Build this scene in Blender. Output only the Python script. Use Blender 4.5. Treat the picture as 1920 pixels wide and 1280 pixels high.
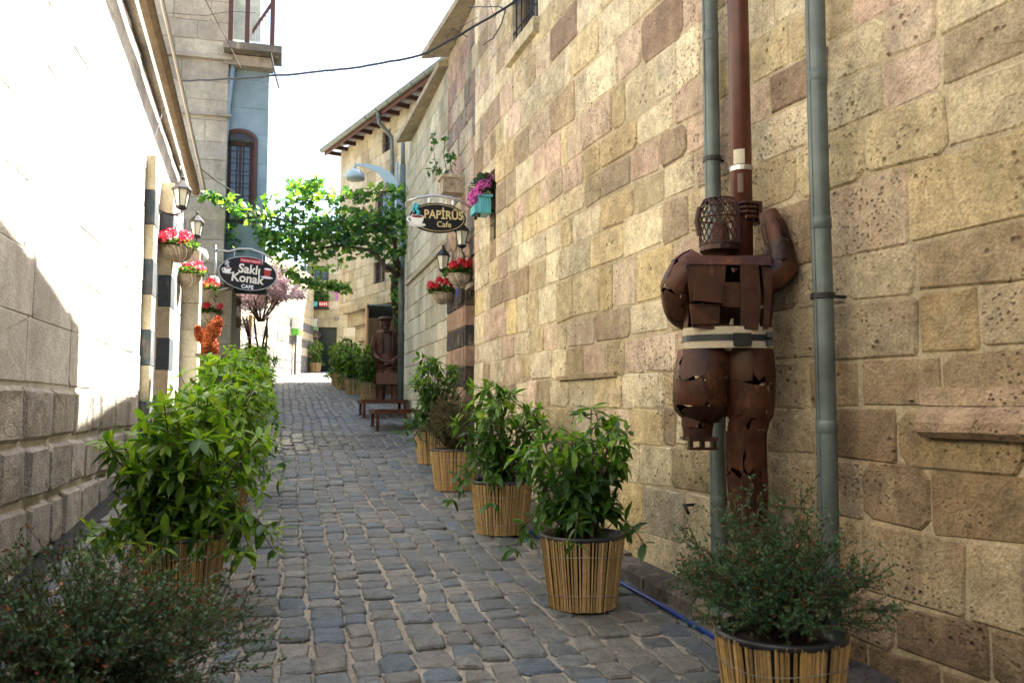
import bpy, math, random
import numpy as np
from mathutils import Vector, Matrix, noise
V = Vector
random.seed(11)
rnd = random.random
def U(a, b): return a + (b - a) * random.random()
sc = bpy.context.scene
col = sc.collection
for o in list(bpy.data.objects): bpy.data.objects.remove(o)

# ------------------------------------------------------------------ camera, sky, sun, exposure
FPX = 1600.0
PITCH = math.atan(120 / FPX)
EYE = 1.5
cam = bpy.data.cameras.new('camera'); cam_o = bpy.data.objects.new('camera', cam); col.objects.link(cam_o)
cam.sensor_width = 36; cam.lens = 36 * FPX / 1920
cam.clip_start = .05; cam.clip_end = 2000
cam_o.location = (0, 0, EYE); cam_o.rotation_euler = (math.pi / 2 + PITCH, 0, 0)
cam.dof.use_dof = True; cam.dof.focus_distance = 8.0; cam.dof.aperture_fstop = 5.0
sc.camera = cam_o

S2 = V((-.2596, .9657)); N2 = V((.9657, .2596))          # along the street / to its right
S3 = V((S2.x, S2.y, 0)); N3 = V((N2.x, N2.y, 0)); Z3 = V((0, 0, 1))
SUN_EL = math.radians(52)
hs = (N3 + S3 * .56).normalized()
tosun = V((hs.x * math.cos(SUN_EL), hs.y * math.cos(SUN_EL), math.sin(SUN_EL)))
world = bpy.data.worlds.new('World'); sc.world = world; world.use_nodes = True
wn = world.node_tree
sky = wn.nodes.new('ShaderNodeTexSky'); sky.sky_type = 'NISHITA'; sky.sun_disc = False
sky.sun_elevation = SUN_EL; sky.sun_rotation = math.atan2(hs.x, hs.y); sky.dust_density = 3.0; sky.air_density = 1.0; sky.ozone_density = 1.0
bg = wn.nodes['Background']; bg.inputs[1].default_value = .07
wn.links.new(sky.outputs[0], bg.inputs[0])
sl = bpy.data.lights.new('sun', 'SUN'); sl.energy = 5.0; sl.angle = math.radians(.53); sl.color = (1, .93, .80)
so = bpy.data.objects.new('sun', sl); col.objects.link(so); so.location = (0, 0, 30)
so.rotation_euler = tosun.to_track_quat('Z', 'Y').to_euler()
sc.view_settings.view_transform = 'Standard'; sc.view_settings.look = 'None'
sc.view_settings.exposure = 3.12; sc.view_settings.gamma = 1
sc.render.engine = 'CYCLES'
sc.cycles.max_bounces = 8; sc.cycles.diffuse_bounces = 5

# ------------------------------------------------------------------ helpers
cP, sP = math.cos(PITCH), math.sin(PITCH)
def at(x, y, d):
    """point seen at photo pixel (x, y) at distance d ahead of the camera"""
    a = (x - 960) / FPX; b = (640 - y) / FPX
    t = d / (cP - b * sP)
    return V((a * t, d, EYE + (sP + b * cP) * t))
def proj(p):
    dy = p.y; dz = p.z - EYE
    w = dy * cP + dz * sP
    if w < .1: return (-9999, -9999, w)
    return (960 + FPX * p.x / w, 640 - FPX * (dz * cP - dy * sP) / w, w)
def uv(p): return (p.x * S2.x + p.y * S2.y, p.x * N2.x + p.y * N2.y)
def st(u, v, z=0): return V((S2.x * u + N2.x * v, S2.y * u + N2.y * v, z))
def g(x, y): return .0785 * (x * S2.x + y * S2.y)
def onground(x, d):                      # ground point seen in pixel column x at distance d
    X = (x - 960) / FPX * d
    return V((X, d, g(X, d)))

class MB:
    def __init__(s): s.v = []; s.f = []; s.t = []; s.n = 0
    def add(s, vs, fs, t=(1, 1, 1)):
        vs = np.asarray([tuple(p) for p in vs], dtype=float)
        s.v.append(vs); o = s.n
        s.f.extend([tuple(i + o for i in f) for f in fs])
        tt = np.asarray(t, dtype=float)
        s.t.append(np.tile(tt, (len(vs), 1)) if tt.ndim == 1 else tt)
        s.n += len(vs); return s
    def obox(s, c, a, b, d, t=(1, 1, 1)):
        c = V(c); a = V(a); b = V(b); d = V(d)
        vs = [c + a * i + b * j + d * k for i in (-1, 1) for j in (-1, 1) for k in (-1, 1)]
        return s.add(vs, [(0, 1, 3, 2), (4, 6, 7, 5), (0, 4, 5, 1), (2, 3, 7, 6), (0, 2, 6, 4), (1, 5, 7, 3)], t)
    def box(s, c, size, t=(1, 1, 1)):
        return s.obox(c, (size[0] / 2, 0, 0), (0, size[1] / 2, 0), (0, 0, size[2] / 2), t)
    def rings(s, rs, t=(1, 1, 1), cap=True, closed=True):
        n = len(rs[0]); vs = [p for r in rs for p in r]; fs = []
        for i in range(len(rs) - 1):
            for j in range(n if closed else n - 1):
                k = (j + 1) % n
                fs.append((i * n + j, i * n + k, (i + 1) * n + k, (i + 1) * n + j))
        if cap and closed: fs.append(tuple(range(n))[::-1]); fs.append(tuple(range((len(rs) - 1) * n, len(rs) * n)))
        return s.add(vs, fs, t)
    def tube(s, pts, r, n=8, t=(1, 1, 1), cap=True):
        pts = [V(p) for p in pts]; rs = []
        rr = r if isinstance(r, (list, tuple)) else [r] * len(pts)
        up = None
        for i, p in enumerate(pts):
            d = (pts[min(i + 1, len(pts) - 1)] - pts[max(i - 1, 0)])
            d = d.normalized() if d.length > 1e-9 else V((0, 0, 1))
            if up is None: up = d.orthogonal().normalized()
            up = (up - d * up.dot(d)); up = up.normalized() if up.length > 1e-6 else d.orthogonal().normalized()
            w = d.cross(up)
            rs.append([p + (up * math.cos(a) + w * math.sin(a)) * rr[i] for a in [2 * math.pi * k / n for k in range(n)]])
        return s.rings(rs, t, cap)
    def lathe(s, c, prof, n=20, t=(1, 1, 1), cap=True, ax=None):
        c = V(c); X, Y, Zz = ax if ax else (V((1, 0, 0)), V((0, 1, 0)), Z3)
        rs = [[c + X * (r * math.cos(a)) + Y * (r * math.sin(a)) + Zz * z for a in [2 * math.pi * k / n for k in range(n)]] for r, z in prof]
        return s.rings(rs, t, cap)
    def tmpl(s, T, M, t=None, ts=1):
        v, f, tt = T
        R = np.array(M.to_3x3()); L = np.array(M.translation)
        s.v.append(v @ R.T + L); o = s.n
        s.f.extend([tuple(i + o for i in q) for q in f])
        s.t.append(tt if t is None else np.tile(np.asarray(t, float), (len(v), 1)) * ts); s.n += len(v)
    def arrays(s): return np.concatenate(s.v), s.f, np.concatenate(s.t)

WORG = {}
def mesh_of(mb, mat, origin, smooth=False, name='mesh'):
    v, f, t = mb.arrays()
    me = bpy.data.meshes.new(name)
    me.from_pydata((v - np.array(origin)).tolist(), [], f)
    ca = me.color_attributes.new('tint', 'FLOAT_COLOR', 'POINT')
    ca.data.foreach_set('color', np.concatenate([t, np.ones((len(t), 1))], 1).astype(np.float32).ravel())
    me.materials.append(mat)
    if smooth: me.polygons.foreach_set('use_smooth', [True] * len(me.polygons))
    return me
def link(name, data, parent=None, origin=V((0, 0, 0))):
    o = bpy.data.objects.new(name, data); col.objects.link(o)
    WORG[o.name] = V(origin)
    if parent is not None:
        o.parent = parent; o.location = V(origin) - WORG[parent.name]
    else: o.location = origin
    return o
def build(mb, name, mat, parent=None, origin=None, smooth=False, kind=None):
    if origin is None:
        if parent is not None:
            v = np.concatenate(mb.v); origin = V(v.mean(0))
        else:
            v = np.concatenate(mb.v); m = v.mean(0); origin = V((m[0], m[1], v[:, 2].min()))
    o = link(name, mesh_of(mb, mat, origin, smooth, name), parent, origin)
    if kind: o['kind'] = kind
    return o
def thing(name, label, cat, loc=(0, 0, 0), group=None):
    o = link(name, None, None, V(loc)); o['label'] = label; o['category'] = cat
    if group: o['group'] = group
    return o
def tag(o, label, cat, group=None):
    o['label'] = label; o['category'] = cat
    if group: o['group'] = group
    return o
def move(root, loc, rz=0, s=1):
    root.location = loc; root.rotation_euler = (0, 0, rz); root.scale = (s, s, s)
def dup(root, loc, rz=0, s=1, label=None):
    def cp(o, par):
        c = o.copy(); col.objects.link(c); c.parent = par
        for ch in [k for k in bpy.data.objects if k.parent == o] if False else list(o.children): cp(ch, c)
        return c
    r = cp(root, None); move(r, loc, rz, s)
    if label: r['label'] = label
    return r

# ------------------------------------------------------------------ materials
MATS = {}
def nodes(name):
    m = bpy.data.materials.new(name); m.use_nodes = True
    nt = m.node_tree; b = nt.nodes['Principled BSDF']
    return m, nt, b, nt.nodes, nt.links
def mixc(nt, kind, fac, a, b):
    n = nt.nodes.new('ShaderNodeMix'); n.data_type = 'RGBA'; n.blend_type = kind
    for i, x in ((0, fac), (6, a), (7, b)):
        if hasattr(x, 'links'): nt.links.new(x, n.inputs[i])
        elif i == 0: n.inputs[0].default_value = x
        else: n.inputs[i].default_value = (*x, 1)
    return n.outputs[2]
def ramp(nt, src, stops):
    n = nt.nodes.new('ShaderNodeValToRGB'); e = n.color_ramp.elements
    e[0].position, e[0].color = stops[0][0], (*([stops[0][1]] * 3), 1)
    e[1].position, e[1].color = stops[-1][0], (*([stops[-1][1]] * 3), 1)
    for p, c in stops[1:-1]:
        x = e.new(p); x.color = (c, c, c, 1)
    nt.links.new(src, n.inputs[0]); return n.outputs[0]
def pos(nt, scale=None):
    gnode = nt.nodes.new('ShaderNodeNewGeometry')
    if scale is None: return gnode.outputs['Position']
    m = nt.nodes.new('ShaderNodeMapping'); m.inputs['Scale'].default_value = scale
    nt.links.new(gnode.outputs['Position'], m.inputs[0]); return m.outputs[0]
def ntex(nt, vec, scale, detail=6, rough=.6, out=0):
    n = nt.nodes.new('ShaderNodeTexNoise'); n.inputs['Scale'].default_value = scale
    n.inputs['Detail'].default_value = detail; n.inputs['Roughness'].default_value = rough
    nt.links.new(vec, n.inputs['Vector']); return n.outputs[out]
def vor(nt, vec, scale):
    n = nt.nodes.new('ShaderNodeTexVoronoi'); n.inputs['Scale'].default_value = scale
    nt.links.new(vec, n.inputs['Vector']); return n.outputs[0]
def math_(nt, op, a, b):
    n = nt.nodes.new('ShaderNodeMath'); n.operation = op
    for i, x in enumerate((a, b)):
        if hasattr(x, 'links'): nt.links.new(x, n.inputs[i])
        else: n.inputs[i].default_value = x
    return n.outputs[0]
def tint(nt):
    n = nt.nodes.new('ShaderNodeAttribute'); n.attribute_name = 'tint'; return n.outputs[0]
def bump(nt, b, h, strength, dist):
    n = nt.nodes.new('ShaderNodeBump'); n.inputs['Strength'].default_value = strength; n.inputs['Distance'].default_value = dist
    nt.links.new(h, n.inputs['Height']); nt.links.new(n.outputs[0], b.inputs['Normal'])
def stone_mat(name, pits=1.0, var=.45, bmp=.8, dist=.02, rough=.9, spec=.25, warm=(.30, .15, .07), stain=.35, palec=(.52, .46, .34)):
    m, nt, b, N, L = nodes(name)
    P = pos(nt)
    n2 = ntex(nt, P, 10, 5, .72); n3 = ntex(nt, P, 70, 2, .7)
    c = tint(nt)
    c = mixc(nt, 'MULTIPLY', var, c, ramp(nt, n2, [(.3, .45), (.66, 1.35)]))
    st_ = ramp(nt, ntex(nt, P, 5.5, 4, .65), [(.5, 0), (.72, stain)])
    c = mixc(nt, 'MIX', st_, c, warm)
    pale = ramp(nt, ntex(nt, pos(nt, (1, 1, .35)), 6.0, 3, .65), [(.55, 0), (.75, .4)])
    c = mixc(nt, 'MIX', pale, c, palec)
    c = mixc(nt, 'MULTIPLY', .45, c, ramp(nt, n3, [(.35, .4), (.62, 1.15)]))
    c = mixc(nt, 'MULTIPLY', .75, c, ramp(nt, ntex(nt, pos(nt, (1, 1, .6)), 1.25, 3, .6), [(.3, .62), (.6, 1.2)]))
    if pits:
        vv = vor(nt, P, 38); big = vor(nt, P, 17)
        where = ramp(nt, ntex(nt, P, 1.7, 3), [(.46, 0), (.60, 1)])
        pm = math_(nt, 'MULTIPLY', ramp(nt, vv, [(.1, 1), (.32, 0)]), where)
        pb = math_(nt, 'MULTIPLY', ramp(nt, big, [(.08, 1), (.24, 0)]), ramp(nt, ntex(nt, P, 2.6, 2), [(.50, 0), (.60, 1)]))
        pm = math_(nt, 'MAXIMUM', pm, pb)
        c = mixc(nt, 'MIX', math_(nt, 'MULTIPLY', pm, .6 * pits), c, (.09, .055, .03))
        h = math_(nt, 'SUBTRACT', math_(nt, 'ADD', n2, math_(nt, 'MULTIPLY', n3, .45)), math_(nt, 'MULTIPLY', pm, 1.1 * pits))
    else: h = math_(nt, 'ADD', n2, math_(nt, 'MULTIPLY', n3, .5))
    L.new(c, b.inputs['Base Color']); b.inputs['Roughness'].default_value = rough; b.inputs['Specular IOR Level'].default_value = spec
    bump(nt, b, h, bmp, dist)
    MATS[name] = m; return m
def plain(name, c, rough=.6, metal=0, var=.3, scale=20, bmp=.15, dist=.004, use_tint=True, emit=None, spec=.5):
    m, nt, b, N, L = nodes(name)
    P = pos(nt); n1 = ntex(nt, P, scale, 6, .65)
    k = mixc(nt, 'MULTIPLY', 1.0, tint(nt), c) if use_tint else c
    k = mixc(nt, 'MULTIPLY', var, k, ramp(nt, n1, [(.3, .4), (.7, 1.2)]))
    L.new(k, b.inputs['Base Color']); b.inputs['Roughness'].default_value = rough; b.inputs['Metallic'].default_value = metal
    b.inputs['Specular IOR Level'].default_value = spec
    if bmp: bump(nt, b, n1, bmp, dist)
    MATS[name] = m; return m
def leaf_mat(name, rough=.42, trans=.35, gain=(1, 1, 1), tg=(1.5, 1.7, .6)):
    m, nt, b, N, L = nodes(name)
    P = pos(nt)
    c = mixc(nt, 'MULTIPLY', 1.0, tint(nt), gain)
    c = mixc(nt, 'MULTIPLY', .35, c, ramp(nt, ntex(nt, P, 25, 3), [(.3, .5), (.7, 1.3)]))
    L.new(c, b.inputs['Base Color']); b.inputs['Roughness'].default_value = rough
    tr = N.new('ShaderNodeBsdfTranslucent'); L.new(mixc(nt, 'MULTIPLY', 1.0, c, tg), tr.inputs[0])
    mx = N.new('ShaderNodeMixShader'); mx.inputs[0].default_value = trans
    L.new(b.outputs[0], mx.inputs[1]); L.new(tr.outputs[0], mx.inputs[2]); L.new(mx.outputs[0], N['Material Output'].inputs[0])
    MATS[name] = m; return m
M_STONE = stone_mat('old_limestone', palec=(.60, .50, .30), stain=.36, warm=(.28, .16, .08), var=.7)
M_ASH = stone_mat('pale_ashlar', pits=.3, var=.3, bmp=.45, stain=.18)
M_BOSS = stone_mat('bossed_granite', pits=0, var=.7, bmp=1.0, dist=.03, stain=.05)
M_TOWER = stone_mat('weathered_block', pits=.4, var=.35, bmp=.35, stain=.15, warm=(.16, .14, .11))
M_MORTAR = stone_mat('lime_mortar', pits=.2, var=.4, bmp=.5, stain=.1)
M_BLUE = plain('faded_blue_paint', (.19, .27, .305), .75, 0, .55, 2.2, .15)
def cobble():
    m, nt, b, N, L = nodes('basalt_cobble')
    P = pos(nt); n2 = ntex(nt, P, 16, 7, .65); n3 = ntex(nt, P, 90, 4)
    c = mixc(nt, 'MULTIPLY', .8, tint(nt), ramp(nt, n2, [(.32, .45), (.68, 1.35)]))
    c = mixc(nt, 'MULTIPLY', .6, c, ramp(nt, n3, [(.3, .4), (.65, 1.25)]))
    dust = ramp(nt, ntex(nt, P, 1.1, 5, .6), [(.45, 0), (.75, .45)])
    c = mixc(nt, 'MIX', dust, c, (.15, .137, .115))
    w = st(12.4, .55, 0); mp = N.new('ShaderNodeMapping'); mp.vector_type = 'POINT'
    gx = N.new('ShaderNodeNewGeometry'); sub = N.new('ShaderNodeVectorMath'); sub.operation = 'SUBTRACT'
    L.new(gx.outputs['Position'], sub.inputs[0]); sub.inputs[1].default_value = (w.x, w.y, 0)
    L.new(sub.outputs[0], mp.inputs[0]); mp.inputs['Rotation'].default_value = (0, 0, -math.atan2(N2.y, N2.x)); mp.inputs['Scale'].default_value = (.62, .62, 0)
    ln = N.new('ShaderNodeVectorMath'); ln.operation = 'LENGTH'; L.new(mp.outputs[0], ln.inputs[0])
    wob = math_(nt, 'ADD', ln.outputs['Value'], math_(nt, 'MULTIPLY', math_(nt, 'SUBTRACT', ntex(nt, P, 2.4, 4), .5), 1.3))
    wet = ramp(nt, wob, [(.55, 1), (1.0, 0)])
    c = mixc(nt, 'MULTIPLY', wet, c, (.38, .4, .45))
    L.new(c, b.inputs['Base Color'])
    r = math_(nt, 'SUBTRACT', math_(nt, 'ADD', math_(nt, 'MULTIPLY', n2, .3), .42), math_(nt, 'MULTIPLY', wet, .48))
    L.new(r, b.inputs['Roughness'])
    bump(nt, b, math_(nt, 'ADD', n2, math_(nt, 'MULTIPLY', n3, .5)), .9, .02)
    return m
M_COB = cobble()
M_SAND = stone_mat('sandy_joint', pits=0, var=.5, bmp=.8, dist=.01, stain=.2, warm=(.2, .15, .1))
M_GROUND = stone_mat('earth', pits=0, var=.5, stain=.2)
M_KERB = stone_mat('dark_kerbstone', pits=.4, var=.7, bmp=.9, stain=.15)
def rust():
    m, nt, b, N, L = nodes('rusted_steel')
    P = pos(nt); n1 = ntex(nt, P, 9, 8, .7); n2 = ntex(nt, pos(nt, (1, 1, .3)), 28, 6, .7)
    c = mixc(nt, 'MIX', ramp(nt, n1, [(.35, 0), (.65, 1)]), (.026, .011, .007), (.085, .030, .013))
    c = mixc(nt, 'MIX', ramp(nt, n2, [(.58, 0), (.75, .7)]), c, (.20, .085, .04))
    c = mixc(nt, 'MULTIPLY', 1, c, tint(nt))
    L.new(c, b.inputs['Base Color']); b.inputs['Metallic'].default_value = .4
    L.new(ramp(nt, n1, [(.3, .32), (.7, .65)]), b.inputs['Roughness'])
    bump(nt, b, math_(nt, 'ADD', n1, n2), .3, .006); return m
M_RUST = rust()
M_REDPOLE = plain('red_brown_paint', (.095, .022, .010), .42, 0, .85, 5, .25)
M_ZINC = plain('galvanised_pipe', (.125, .158, .15), .48, .25, .75, 6, .25)
M_IRON = plain('black_iron', (.018, .018, .02), .5, .3, .3, 30, .2)
M_WOOD = plain('weathered_timber', (.17, .115, .06), .8, 0, .7, 9, .5, .01)
M_WOODRED = plain('red_brown_timber', (.065, .024, .015), .6, 0, .4, 14, .3)
M_WOODY = plain('yellow_pine', (.42, .25, .09), .6, 0, .3, 14, .2)
M_DARK = plain('dark_interior', (.012, .012, .014), .5, 0, .2, 8, 0)
M_DOOR = plain('dark_green_steel', (.010, .020, .022), .38, .2, .3, 5, .05)
def glass_pane():
    m, nt, b, N, L = nodes('window_glass')
    b.inputs['Base Color'].default_value = (.03, .04, .045, 1); b.inputs['Roughness'].default_value = .08; b.inputs['Specular IOR Level'].default_value = .8
    bump(nt, b, ntex(nt, pos(nt), 6, 3), .05, .01); return m
M_GLASS = glass_pane()
M_MILK = plain('milky_glass', (.55, .54, .48), .25, 0, .15, 9, 0)
M_REED = plain('dry_reed', (.50, .345, .155), .65, 0, .5, 40, .2)
M_PLASTIC = plain('black_plastic', (.022, .024, .028), .4, 0, .2, 20, .05)
M_SOIL = plain('dark_soil', (.045, .024, .014), .95, 0, .8, 60, 1.0, .03)
M_BARK = plain('plant_bark', (.085, .055, .035), .85, 0, .6, 40, .6, .01)
M_LEAF = leaf_mat('laurel_leaf', .42, .4, (1.1, 1.08, 1.0), (1.8, 1.8, .5))
M_HEATH = leaf_mat('heath_leaf', .6, .2)
M_VINE = leaf_mat('vine_leaf', .5, .5, (1, 1, 1), (1.9, 1.8, .6))
M_PETAL = leaf_mat('petal', .55, .3, (1, 1, 1), (1.2, 1, 1))
M_WICKER = plain('bleached_wicker', (.46, .39, .30), .85, 0, .6, 35, .6, .01)
M_TURQ = plain('turquoise_tin', (.10, .42, .48), .4, .1, .35, 12, .1)
M_PAINT = plain('painted_tin', (1, 1, 1), .45, 0, .2, 14, .08)
M_BOARD = plain('black_sign_board', (.010, .011, .013), .5, 0, .3, 10, .02, spec=.25)
M_CREAM = plain('cream_print', (1, 1, 1), .5, 0, .08, 10, 0)
M_STEEL = plain('brushed_steel', (.45, .45, .44), .35, .8, .2, 20, .05)
M_HOSE = plain('blue_hose', (.006, .03, .20), .35, 0, .2, 20, 0)
M_LAMP = plain('grey_lamp_paint', (.30, .37, .39), .4, .1, .15, 9, .03)
M_TILE = stone_mat('concrete_slab', pits=.2, var=.4, bmp=.5, stain=.3, warm=(.14, .10, .06))
M_ORANGE = plain('orange_brown_coat', (.40, .095, .02), .85, 0, .75, 30, 1.0, .02)
M_CANVAS = plain('canvas_webbing', (.50, .43, .31), .85, 0, .4, 60, .4)

# ------------------------------------------------------------------ walls of stones
def wall_core(path, L, zb, zt, thick, mat, parent, ops=(), ns=10, name='wall_core', tcol=(.40, .345, .24), back=.014, ts0=0.0):
    mb = MB()
    ss = sorted(set([ts0 + (L - ts0) * i / ns for i in range(ns + 1)] + [s for o in ops for s in o[:2]]))
    zi = sorted(set([z for o in ops for z in o[2:4]]))
    def P(s, z, dd):
        p, n = path(s); return V((p.x + n.x * dd, p.y + n.y * dd, z))
    for a, b in zip(ss[:-1], ss[1:]):
        za = [zb(a)] + [z for z in zi if zb(a) < z < zt(a)] + [zt(a)]
        zc = [zb(b)] + [z for z in zi if zb(b) < z < zt(b)] + [zt(b)]
        if len(za) != len(zc): za = [zb(a), zt(a)]; zc = [zb(b), zt(b)]
        for k in range(len(za) - 1):
            m = (a + b) / 2; zm = (za[k] + za[k + 1] + zc[k] + zc[k + 1]) / 4
            if any(o[0] < m < o[1] and o[2] < zm < o[3] for o in ops): continue
            mb.add([P(a, za[k], -back), P(b, zc[k], -back), P(b, zc[k + 1], -back), P(a, za[k + 1], -back)], [(0, 1, 2, 3)], tcol)
        mb.add([P(a, zt(a), -back), P(b, zt(b), -back), P(b, zt(b), -thick), P(a, zt(a), -thick)], [(0, 1, 2, 3)], tcol)
        mb.add([P(a, zb(a), -thick), P(b, zb(b), -thick), P(b, zt(b), -thick), P(a, zt(a), -thick)], [(0, 1, 2, 3)], tcol)
    for s in (ss[0], ss[-1]):
        mb.add([P(s, zb(s), -back), P(s, zt(s), -back), P(s, zt(s), -thick), P(s, zb(s), -thick)], [(0, 1, 2, 3)], tcol)
    for (a, b, z0, z1) in ops:
        D = .32
        for q in ([(a, z0), (a, z1)], [(b, z0), (b, z1)], [(a, z0), (b, z0)], [(a, z1), (b, z1)]):
            (s0, y0), (s1, y1) = q
            mb.add([P(s0, y0, -back), P(s1, y1, -back), P(s1, y1, -D), P(s0, y0, -D)], [(0, 1, 2, 3)], tcol)
    return build(mb, name, mat, parent, WORG[parent.name])
def stones(path, L, zb, zt, h, lens, parent, mat, pal, ops=(), maxp=300, name='stone', joint=.007, jit=.007, bulge=.008, bev=.014, s0=0.0, hj=.15, zstart=None, rowpal=None, seed=1, depth=.09, merge=.12, blend=0.0, base=(.57, .485, .325), near=None):
    R = random.Random(seed); pieces = []
    z = zb(s0) if zstart is None else zstart
    zmax = max(zt(s0), zt(L)); row = 0
    while z < zmax:
        hh = h * R.uniform(1 - hj, 1 + hj)
        ivs = [(s0, L)]
        for o in ops:
            if o[2] < z + hh * .5 < o[3]:
                nv = []
                for a, b in ivs:
                    if o[1] <= a or o[0] >= b: nv.append((a, b))
                    else:
                        if o[0] - a > .03: nv.append((a, o[0]))
                        if b - o[1] > .03: nv.append((o[1], b))
                ivs = nv
        for a, b in ivs:
            s = a; first = True
            while s < b - 1e-4:
                w = R.uniform(*lens) * (R.uniform(.45, .8) if R.random() < merge else 1)
                if first and row % 2: w *= R.uniform(.4, .7)
                first = False
                if b - (s + w) < lens[0] * .6: w = b - s
                m = s + w / 2
                if z + hh * .6 < zt(m) and z + hh > zb(m):
                    pieces.append((s, w, z, min(hh, zt(m) - z), row))
                s += w
        z += hh; row += 1
    out = []
    for (s, w, z, hh, row) in pieces:
        j = joint / 2
        sa, sb, za, zc = s + j, s + w - j, z + j, z + hh - j
        J = lambda k=1: R.uniform(-jit, jit) * k
        cut = min(.02, w * .12) * (R.uniform(.3, 1.2) if R.random() < .75 else R.uniform(1.4, 2.4))
        ol = [(sa + cut, za + J()), (sb - cut, za + J()), (sb + J(.5), za + cut), (sb + J(.5), zc - cut), (sb - cut, zc + J()), (sa + cut, zc + J()), (sa + J(.5), zc - cut), (sa + J(.5), za + cut)]
        ms, mz = (sa + sb) / 2, (za + zc) / 2
        bv = min(bev, w * .2, hh * .2)
        inn = [(ms + (p - ms) * (1 - 2 * bv / w), mz + (q - mz) * (1 - 2 * bv / hh)) for p, q in ol]
        d0 = R.uniform(-.004, .004); d1 = d0 + bulge * R.uniform(.5, 1.4)
        vs = []
        def PT(sv, zv, dd):
            p, n = path(sv); return V((p.x + n.x * dd, p.y + n.y * dd, zv))
        tl = [R.uniform(-.003, .003) for _ in range(8)]
        vs += [PT(p, q, -depth) for p, q in ol]
        vs += [PT(p, q, d0 - bv * .25) for p, q in ol]
        vs += [PT(p, q, d1 + tl[i]) for i, (p, q) in enumerate(inn)]
        vs.append(PT(ms + R.uniform(-.2, .2) * w, mz + R.uniform(-.2, .2) * hh, d1 + bulge * R.uniform(-.2, .6)))
        fs = []
        for i in range(8):
            k = (i + 1) % 8
            fs += [(i, k, 8 + k, 8 + i), (8 + i, 8 + k, 16 + k, 16 + i), (16 + i, 16 + k, 24)]
        P_ = (rowpal(row) if rowpal else pal)
        c = V(P_[R.randrange(len(P_))]).lerp(V(base), blend * R.random()) * R.uniform(.82, 1.12)
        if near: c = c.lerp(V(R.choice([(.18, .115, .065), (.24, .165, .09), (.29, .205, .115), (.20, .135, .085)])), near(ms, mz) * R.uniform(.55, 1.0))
        ctr = PT(ms, mz, 0); x, y, dd = proj(ctr)
        vis = dd > .3 and -60 < x < 1980 and -60 < y < 1340
        out.append((-(w * hh / dd ** 2) if vis else 1e9 + abs(dd), vs, fs, tuple(c), ctr))
    out.sort(key=lambda q: q[0])
    rest = MB()
    for i, (k, vs, fs, c, ctr) in enumerate(out):
        if i < maxp and k < 0: build(MB().add(vs, fs, c), name, mat, parent, ctr)
        else: rest.add(vs, fs, c)
    if rest.n: build(rest, name + '_courses', mat, parent, WORG[parent.name], kind='stuff')
def line_path(A, dirv, nrm):
    A = V(A[:2]); dirv = V(dirv[:2]); nrm = V(nrm[:2])
    return lambda s: (A + dirv * s, nrm)
def bars_window(path, op, parent, frame_mat, nb=4, nh=3, depth=.2, glass=M_GLASS, fr=.05, barmat=M_IRON, bar_out=.02, arch=False):
    a, b, z0, z1 = op
    def P(s, z, dd):
        p, n = path(s); return V((p.x + n.x * dd, p.y + n.y * dd, z))
    t = (path(b)[0] - path(a)[0]).normalized(); t = V((t.x, t.y, 0)); n = path((a + b) / 2)[1]; n = V((n.x, n.y, 0))
    w = b - a; c = P((a + b) / 2, (z0 + z1) / 2, -depth)
    win = build(MB().obox(c, t * (w / 2 + .02), n * .01, Z3 * ((z1 - z0) / 2 + .02)), 'window', glass, parent)
    f = MB()
    for s_ in (-1, 1):
        f.obox(c + t * (s_ * (w / 2 - fr / 2)) + n * .03, t * fr / 2, n * .025, Z3 * ((z1 - z0) / 2))
        f.obox(c + Z3 * (s_ * ((z1 - z0) / 2 - fr / 2)) + n * .033, t * (w / 2), n * .022, Z3 * fr / 2)
    f.obox(c + n * .03, t * fr * .35, n * .02, Z3 * ((z1 - z0) / 2))
    build(f, 'frame', frame_mat, win)
    cc = P((a + b) / 2, (z0 + z1) / 2, -bar_out)
    for i in range(nb):
        q = cc + t * (w * ((i + .5) / nb - .5))
        build(MB().tube([q - Z3 * ((z1 - z0) / 2 + .01), q + Z3 * ((z1 - z0) / 2 + .01)], .008, 6), 'bar', barmat, win)
    for i in range(nh):
        q = cc + Z3 * ((z1 - z0) * ((i + .5) / nh - .5)) + n * .006
        build(MB().tube([q - t * (w / 2 + .01), q + t * (w / 2 + .01)], .008, 6), 'bar', barmat, win)
    return win
def flat(z): return lambda s: z

# ================================================================== GROUND AND STREET
mb = MB(); n = 24
for i in range(n):
    for j in range(n):
        x0, x1 = -240 + 480 * i / n, -240 + 480 * (i + 1) / n; y0, y1 = -200 + 480 * j / n, -200 + 480 * (j + 1) / n
        zz = lambda x, y: max(-6, min(4.2, g(x, y))) - .12 if (x * x + y * y) > 3600 else g(x, y) - .12
        mb.add([(x0, y0, zz(x0, y0)), (x1, y0, zz(x1, y0)), (x1, y1, zz(x1, y1)), (x0, y1, zz(x0, y1))], [(0, 1, 2, 3)], (.22, .18, .12))
gr = build(mb, 'ground', M_GROUND, None, V((0, 0, 0))); gr['kind'] = 'structure'
mb = MB()
US = [-8 + i for i in range(50)]
def sheet(mb, va, vb, u0, u1, dz, t):
    k = int((u1 - u0) / .5)
    for i in range(k):
        a, b = u0 + (u1 - u0) * i / k, u0 + (u1 - u0) * (i + 1) / k
        P = lambda u, v: st(u, v, .0785 * u + dz)
        mb.add([P(a, va), P(a, vb), P(b, vb), P(b, va)], [(0, 1, 2, 3)], t)
sheet(mb, -5.5, 8, -9, 42, 0, (.30, .268, .215))
street = build(mb, 'street', M_SAND, None, V((0, 0, 0))); street['kind'] = 'structure'
street['label'] = 'sloping cobbled street with sandy joints between the stone walls'
R = random.Random(5); cob = []
v = -1.42; ci = 0
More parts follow.
